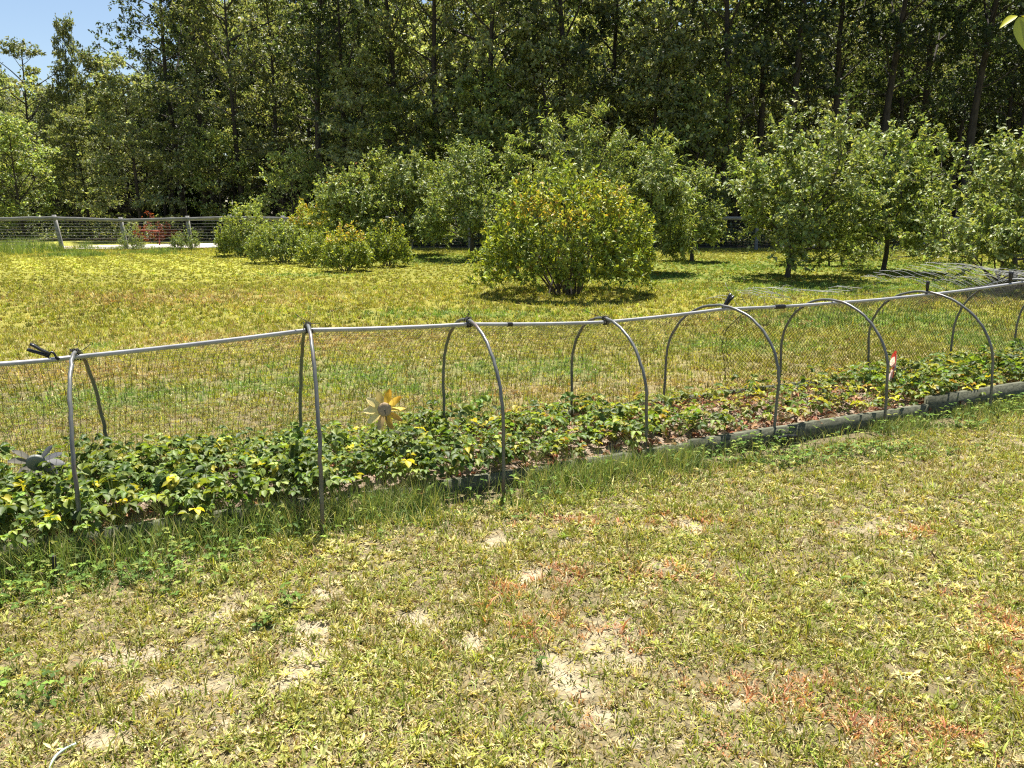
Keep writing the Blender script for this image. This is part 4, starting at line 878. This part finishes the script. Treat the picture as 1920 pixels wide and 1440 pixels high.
# ---- shrubs
def shrub(seed, W, H, D_, n_stem, leaf, cols, label, x, y, accent=None, n_leaf=16000, group=None, stemr=.02, name='shrub', lift=.12, lump=.22, bare=.0):
    """many stems fanning from one base into an uneven dome of leafy shoots"""
    rng = np.random.default_rng(seed); tm, cm = MB(), MB()
    az = rng.uniform(0, 2 * PI, n_stem); el = rng.uniform(.35, 1.45, n_stem)
    D0 = np.stack([np.cos(az) * np.cos(el), np.sin(az) * np.cos(el), np.sin(el)], -1)
    def reach(D):
        th = np.arctan2(D[:, 1], D[:, 0]); lum = 1 - lump + 2 * lump * fbm(th * 1.3 + 10, D[:, 2] * 3.2 + seed, seed)
        return lum / np.sqrt((D[:, 0] / (W / 2)) ** 2 + (D[:, 1] / (D_ / 2)) ** 2 + (np.maximum(D[:, 2], .0) / H) ** 2 + 1e-6)
    base = np.stack([rng.normal(0, W * .05, n_stem), rng.normal(0, W * .05, n_stem), -.05 * np.ones(n_stem)], -1)
    st = polys(base, D0 * np.array([.7, .7, 1]) + np.array([0, 0, .25]), reach(D0) * .86, 7, (0, 0, -.15), .07, rng); tubes(tm, st, np.linspace(1, .25, 8)[None] * stemr * rng.uniform(.6, 1.2, (n_stem, 1)), 5, cap=False)
    ns = n_leaf // 14
    d = norm(rng.normal(0, 1, (ns, 3)) * np.array([1, 1, .8])); d[:, 2] = np.where(d[:, 2] < -.1, -d[:, 2], d[:, 2])
    rr = reach(d) * rng.uniform(.45, 1.0, ns) ** .5; rr = np.where(rng.random(ns) < .75, reach(d) * rng.uniform(.82, 1.02, ns), rr); P = d * rr[:, None] + np.array([0, 0, lift]); P[:, 2] = np.maximum(P[:, 2], .06 + bare * rng.random(ns) * 0 )
    if bare: kp = (P[:, 2] > bare * (1.1 - np.hypot(P[:, 0] / (W / 2), P[:, 1] / (D_ / 2)))); P, d = P[kp], d[kp]
    tw = polys(P - d * .10, d * .6 + np.array([0, 0, .7]) + rng.normal(0, .3, d.shape), .16 + .12 * rng.random(len(P)), 3, (0, 0, .2), .1, rng); tubes(tm, tw, .0035, 3, cap=False)
    leaf_on(cm, tw, 14, leaf[0], leaf[1], cols, None, rng, -.05, .9, .03, .2, accent, .05)
    o = thing(name, label, 'shrub', (x, y, 0), 0, group); obj('stems', tm, M['bark2'], o); obj('foliage', cm, M['shrub'], o); return o
SHR = [(.24, .31, .055), (.30, .36, .065), (.17, .235, .05), (.36, .40, .085)]; GRY = [(.24, .30, .085), (.29, .35, .11), (.18, .24, .065), (.34, .39, .13)]
ORN = [(.58, .49, .10), (.58, .42, .11), (.50, .48, .09), (.54, .34, .10), (.44, .45, .09), (.48,.50,.10)]
def tips(lo, p, cx=None, zfr=.0):
    def f(P, C, rng):
        n = fbm(P[:, 0] * 1.6 + 3, P[:, 1] * 1.6 + P[:, 2], 8, 3); k = (P[:, 2] > lo) & (n > .47) & (rng.random(len(P)) < p); C[k] = pick(rng, k.sum(), ORN); return C
    return f
a = gpt(1062, 552)
def big_tips(P, C, rng):
    x, z = P[:, 0], P[:, 2]
    k = np.exp(-(((x - .85) / .55) ** 2 + ((z - 2.0) / .42) ** 2)) + np.exp(-(((x + .55) / .5) ** 2 + ((z - 1.75) / .35) ** 2)) + .8 * np.exp(-(((x + .1) / .6) ** 2 + ((z - 1.55) / .2) ** 2))
    k = rng.random(len(P)) < np.clip(k + (fbm(P[:, 0] * 5, P[:, 2] * 5, 9, 2) - .5) * 1.3 - .12, 0, 1) * .5; C[k] = pick(rng, k.sum(), ORN); return C
shrub(301, 3.5, 2.15, 3.2, 26, (.085, .042), SHR, 'broad multi stemmed shrub with orange yellow tips alone on the lawn', a[0], a[1], big_tips, 24000, stemr=.03, bare=1.1, lift=.25)
a = gpt(460, 480); shrub(302, 2.05, 1.75, 1.9, 14, (.10, .04), GRY, 'upright grey green round bush at the left end of the group', a[0], a[1], None, 9000, 'bushes left of the orchard')
a = gpt(530, 492); shrub(303, 2.3, 1.15, 2.0, 14, (.075, .038), GRY, 'low dome shaped grey green bush in front of the group', a[0], a[1], None, 10000, 'bushes left of the orchard', lump=.12)
a = gpt(585, 478); shrub(304, 3.6, 1.75, 2.2, 14, (.095, .045), SHR, 'wide yellow topped bush behind the low dome bush', a[0], a[1] + 1.2, tips(1.1, .6), 12000, 'bushes left of the orchard')
a = gpt(652, 508); shrub(305, 1.35, 1.2, 1.3, 10, (.07, .035), SHR, 'small bush with bright orange yellow top nearest the lawn', a[0], a[1], tips(.8, .7), 6500, 'bushes left of the orchard')
a = gpt(605, 498); shrub(306, 1.4, .95, 1.3, 9, (.07, .036), SHR, 'plain green bush between the low dome and the orange topped bush', a[0], a[1], None, 5500, 'bushes left of the orchard')
a = gpt(725, 500); shrub(307, 1.55, 1.3, 1.3, 10, (.075, .038), SHR, 'ragged green bush at the right end of the group', a[0], a[1], tips(1.1, .2), 7000, 'bushes left of the orchard', lump=.3, bare=.3)
# thin weeds by the fence
for px, Y, h, lab in ((244, 33.2, 1.05, 'pale bushy weed growing beside the middle left fence post'), (352, 33.3, .95, 'pale feathery weed around the right fence post on the left'), (330, 33.5, .6, 'low pale weed left of the feathery weed')):
    shrub(int(px), h * .95, h, h * .9, 7, (.07, .02), [(.22, .29, .12), (.28, .34, .15), (.17, .23, .09)], lab, gx(px, Y), Y, None, 1500, 'weeds by the fence', .008, 'weed')
shrub(320, 2.3, 1.35, 1.5, 8, (.10, .05), [(.24, .06, .045), (.17, .05, .035), (.30, .11, .06)], 'dark red leaved bush behind the left fence', gx(292, 40.5), 40.5, None, 1600, None, .012, 'red_bush', lump=.35)
mb = MB(); p = np.array([gx(280, 37.6), 37.6, .0]); tubes(mb, np.array([[p + [-.55, 0, .75], p + [.1, 0, .72], p + [.45, .0, .70], p + [.42, 0, .35], p + [.4, 0, 0]]]), .032, 6); tag(obj('bent_rail', mb, M['log']), 'reddish bent rail behind the left fence by the red bush', 'rail')

# hanging twig at the upper right, from a tree outside the frame
tw = thing('leafy_twig', 'hanging twig with big yellow green leaves at the upper right corner', 'twig', tuple(dpt(1990, 20, 2.6)))
o0 = dpt(1990, 20, 2.6); mb = MB(); pts = np.array([dpt(2230, -120, 2.75), dpt(2090, -10, 2.65), dpt(1990, 18, 2.6), dpt(1912, 30, 2.6)]) - o0; tubes(mb, pts[None], [.006, .004, .003, .0018], 6); obj('stem', mb, M['bark2'], tw)
def big_leaf(p, a_, L, W, c, nrm):
    mb = MB(); a_ = norm(np.array(a_, float)); n_ = np.array(nrm, float); s_ = norm(np.cross(a_, n_)); n_ = np.cross(s_, a_); V = []
    for t, w in ((0, 0), (.12, .45), (.3, .9), (.5, 1), (.72, .75), (.9, .3), (1, 0)):
        c_ = p + a_ * L * t - n_ * .0 + np.array([0, 0, -.35 * L * t * t])
        V += [c_ - s_ * W / 2 * w + n_ * .2 * W * w, c_, c_ + s_ * W / 2 * w + n_ * .2 * W * w]
    q = [[3 * i + k, 3 * i + k + 1, 3 * i + 4 + k, 3 * i + 3 + k] for i in range(6) for k in (0, 1)]; mb.add(V, q=q, c=c); obj('leaf', mb, M['straw_leaf'], tw, True)
e = dpt(1908, 30, 2.6) - o0
big_leaf(e, (-.8, -.1, -.25), .060, .026, (.55, .55, .05), (.2, -.5, .7)); big_leaf(e + [.004, 0, -.003], (.15, -.35, -.8), .085, .05, (.22, .27, .08), (-.4, -.9, .1)); big_leaf(e + [.006, 0, 0], (.8, .1, -.1), .07, .035, (.48, .46, .05), (0, -.3, .9))
big_leaf(pts[2], (-.3, -.1, .35), .05, .02, (.5, .5, .25), (0, -.4, .9)); big_leaf(pts[2], (.5, -.2, -.8), .09, .045, (.2, .27, .07), (-.3, -.8, .3)); big_leaf(pts[1], (-.2, -.2, -.9), .09, .045, (.2, .27, .07), (-.3, -.8, .3))

# ------------------------------------------------------------------ far wooden fence
fy = 34.0
fl = thing('wooden_fence', 'weathered grey post and rail fence with wire mesh along the wood', 'fence', (-20, fy, 0))
posts = [(-30.2, 0), (-26.2, 0), (gx(-20, fy), 0), (gx(113, fy), .14), (gx(234, fy), .10), (gx(356, fy), .05), (gx(432, fy), 0), (gx(531, fy), 0)]
xr = [gx(v, fy) for v in (650, 770, 880, 990, 1100, 1200, 1303, 1420, 1530, 1630, 1733, 1850, 1960, 2080)]
posts += [(v, 0) for v in xr]; posts[-4] = (posts[-4][0], -.16); posts[-8] = (posts[-8][0], -.05)
tops = []
for i, (x, ln) in enumerate(posts):
    h = 1.46 + .03 * math.sin(i * 2.3) - (.09 if i == 4 else 0); mb = MB(); b = np.array([x + 20 , 0, -.1]); t = b + np.array([-ln * 1.5, 0, h + .1]); w = .125
    P = np.array([b, (b + t) / 2, t]); V = [];
    for p_ in P:
        for a_, c_ in ((-1, -1), (1, -1), (1, 1), (-1, 1)): V.append(p_ + np.array([a_ * w / 2, c_ * w / 2, 0]))
    mb.add(V, q=[[4 * i_ + k, 4 * i_ + (k + 1) % 4, 4 * i_ + 4 + (k + 1) % 4, 4 * i_ + 4 + k] for i_ in (0, 1) for k in range(4)] + [[8, 9, 10, 11]]); obj('post', mb, M['rail'], fl); tops.append(t)
for i in range(len(tops) - 1):
    mb = MB(); d = np.array([0, -.11, -.13]); g_ = norm(tops[i + 1] - tops[i]) * .005
    beam(mb, tops[i] + d + g_, tops[i + 1] + d - g_, .05, .14, (1, 1, 1), 6, .006); obj('rail', mb, M['rail'], fl)
mb = MB(); x0, x1 = posts[0][0] + 20, posts[-1][0] + 20
for k in range(10):
    z = .10 + .125 * k; xs = np.linspace(x0, x1, 60); tubes(mb, np.stack([xs, 0 * xs + .09, z + .012 * np.sin(xs * 1.7 + k)], -1)[None], .0035, 3)
xs = np.arange(x0, x1, .32); tubes(mb, np.stack([np.stack([xs, 0 * xs + .09, 0 * xs + .05], -1), np.stack([xs, 0 * xs + .09, 0 * xs + 1.28], -1)], 1), .0025, 3)
obj('wire_mesh', mb, M['wire'], fl)

# ------------------------------------------------------------------ light, sky, camera
SUN_EL, SUN_AZ = 68, 2      # the sun stands over the wood, straight ahead
W = bpy.data.worlds.new('World'); S.world = W; W.use_nodes = True; nt = W.node_tree
sk = nt.nodes.new('ShaderNodeTexSky'); sk.sky_type = 'NISHITA'; sk.sun_disc = False; sk.sun_elevation = math.radians(SUN_EL); sk.sun_rotation = math.radians(SUN_AZ); sk.air_density = 1.0; sk.dust_density = .5; sk.ozone_density = .8
bg = nt.nodes['Background']; bg.inputs['Strength'].default_value = .056; nt.links.new(sk.outputs[0], bg.inputs['Color'])
sl = bpy.data.lights.new('sun', 'SUN'); sl.energy = 5.0; sl.angle = math.radians(.53); sl.color = (1, .955, .87)
so = bpy.data.objects.new('sun', sl); COL.objects.link(so)
az, el = math.radians(SUN_AZ), math.radians(SUN_EL)
so.rotation_euler = Vector((-math.sin(az) * math.cos(el), -math.cos(az) * math.cos(el), -math.sin(el))).to_track_quat('-Z', 'Y').to_euler(); so.location = (0, 20, 40)
cam = bpy.data.cameras.new('camera'); cam.sensor_width = 36; cam.lens = F / 1920 * 36; cam.clip_start = .05; cam.clip_end = 2000
co = bpy.data.objects.new('camera', cam); COL.objects.link(co); co.location = (0, 0, CAMZ); co.rotation_euler = (PI / 2 - PITCH, 0, 0); S.camera = co
S.view_settings.view_transform = 'Standard'; S.view_settings.look = 'None'; S.view_settings.exposure = 1.32; S.view_settings.gamma = 1
S.cycles.max_bounces = 6; S.cycles.diffuse_bounces = 2; S.cycles.glossy_bounces = 2; S.cycles.transmission_bounces = 4; S.cycles.use_denoising = False
S.cycles.filter_width = 1.2
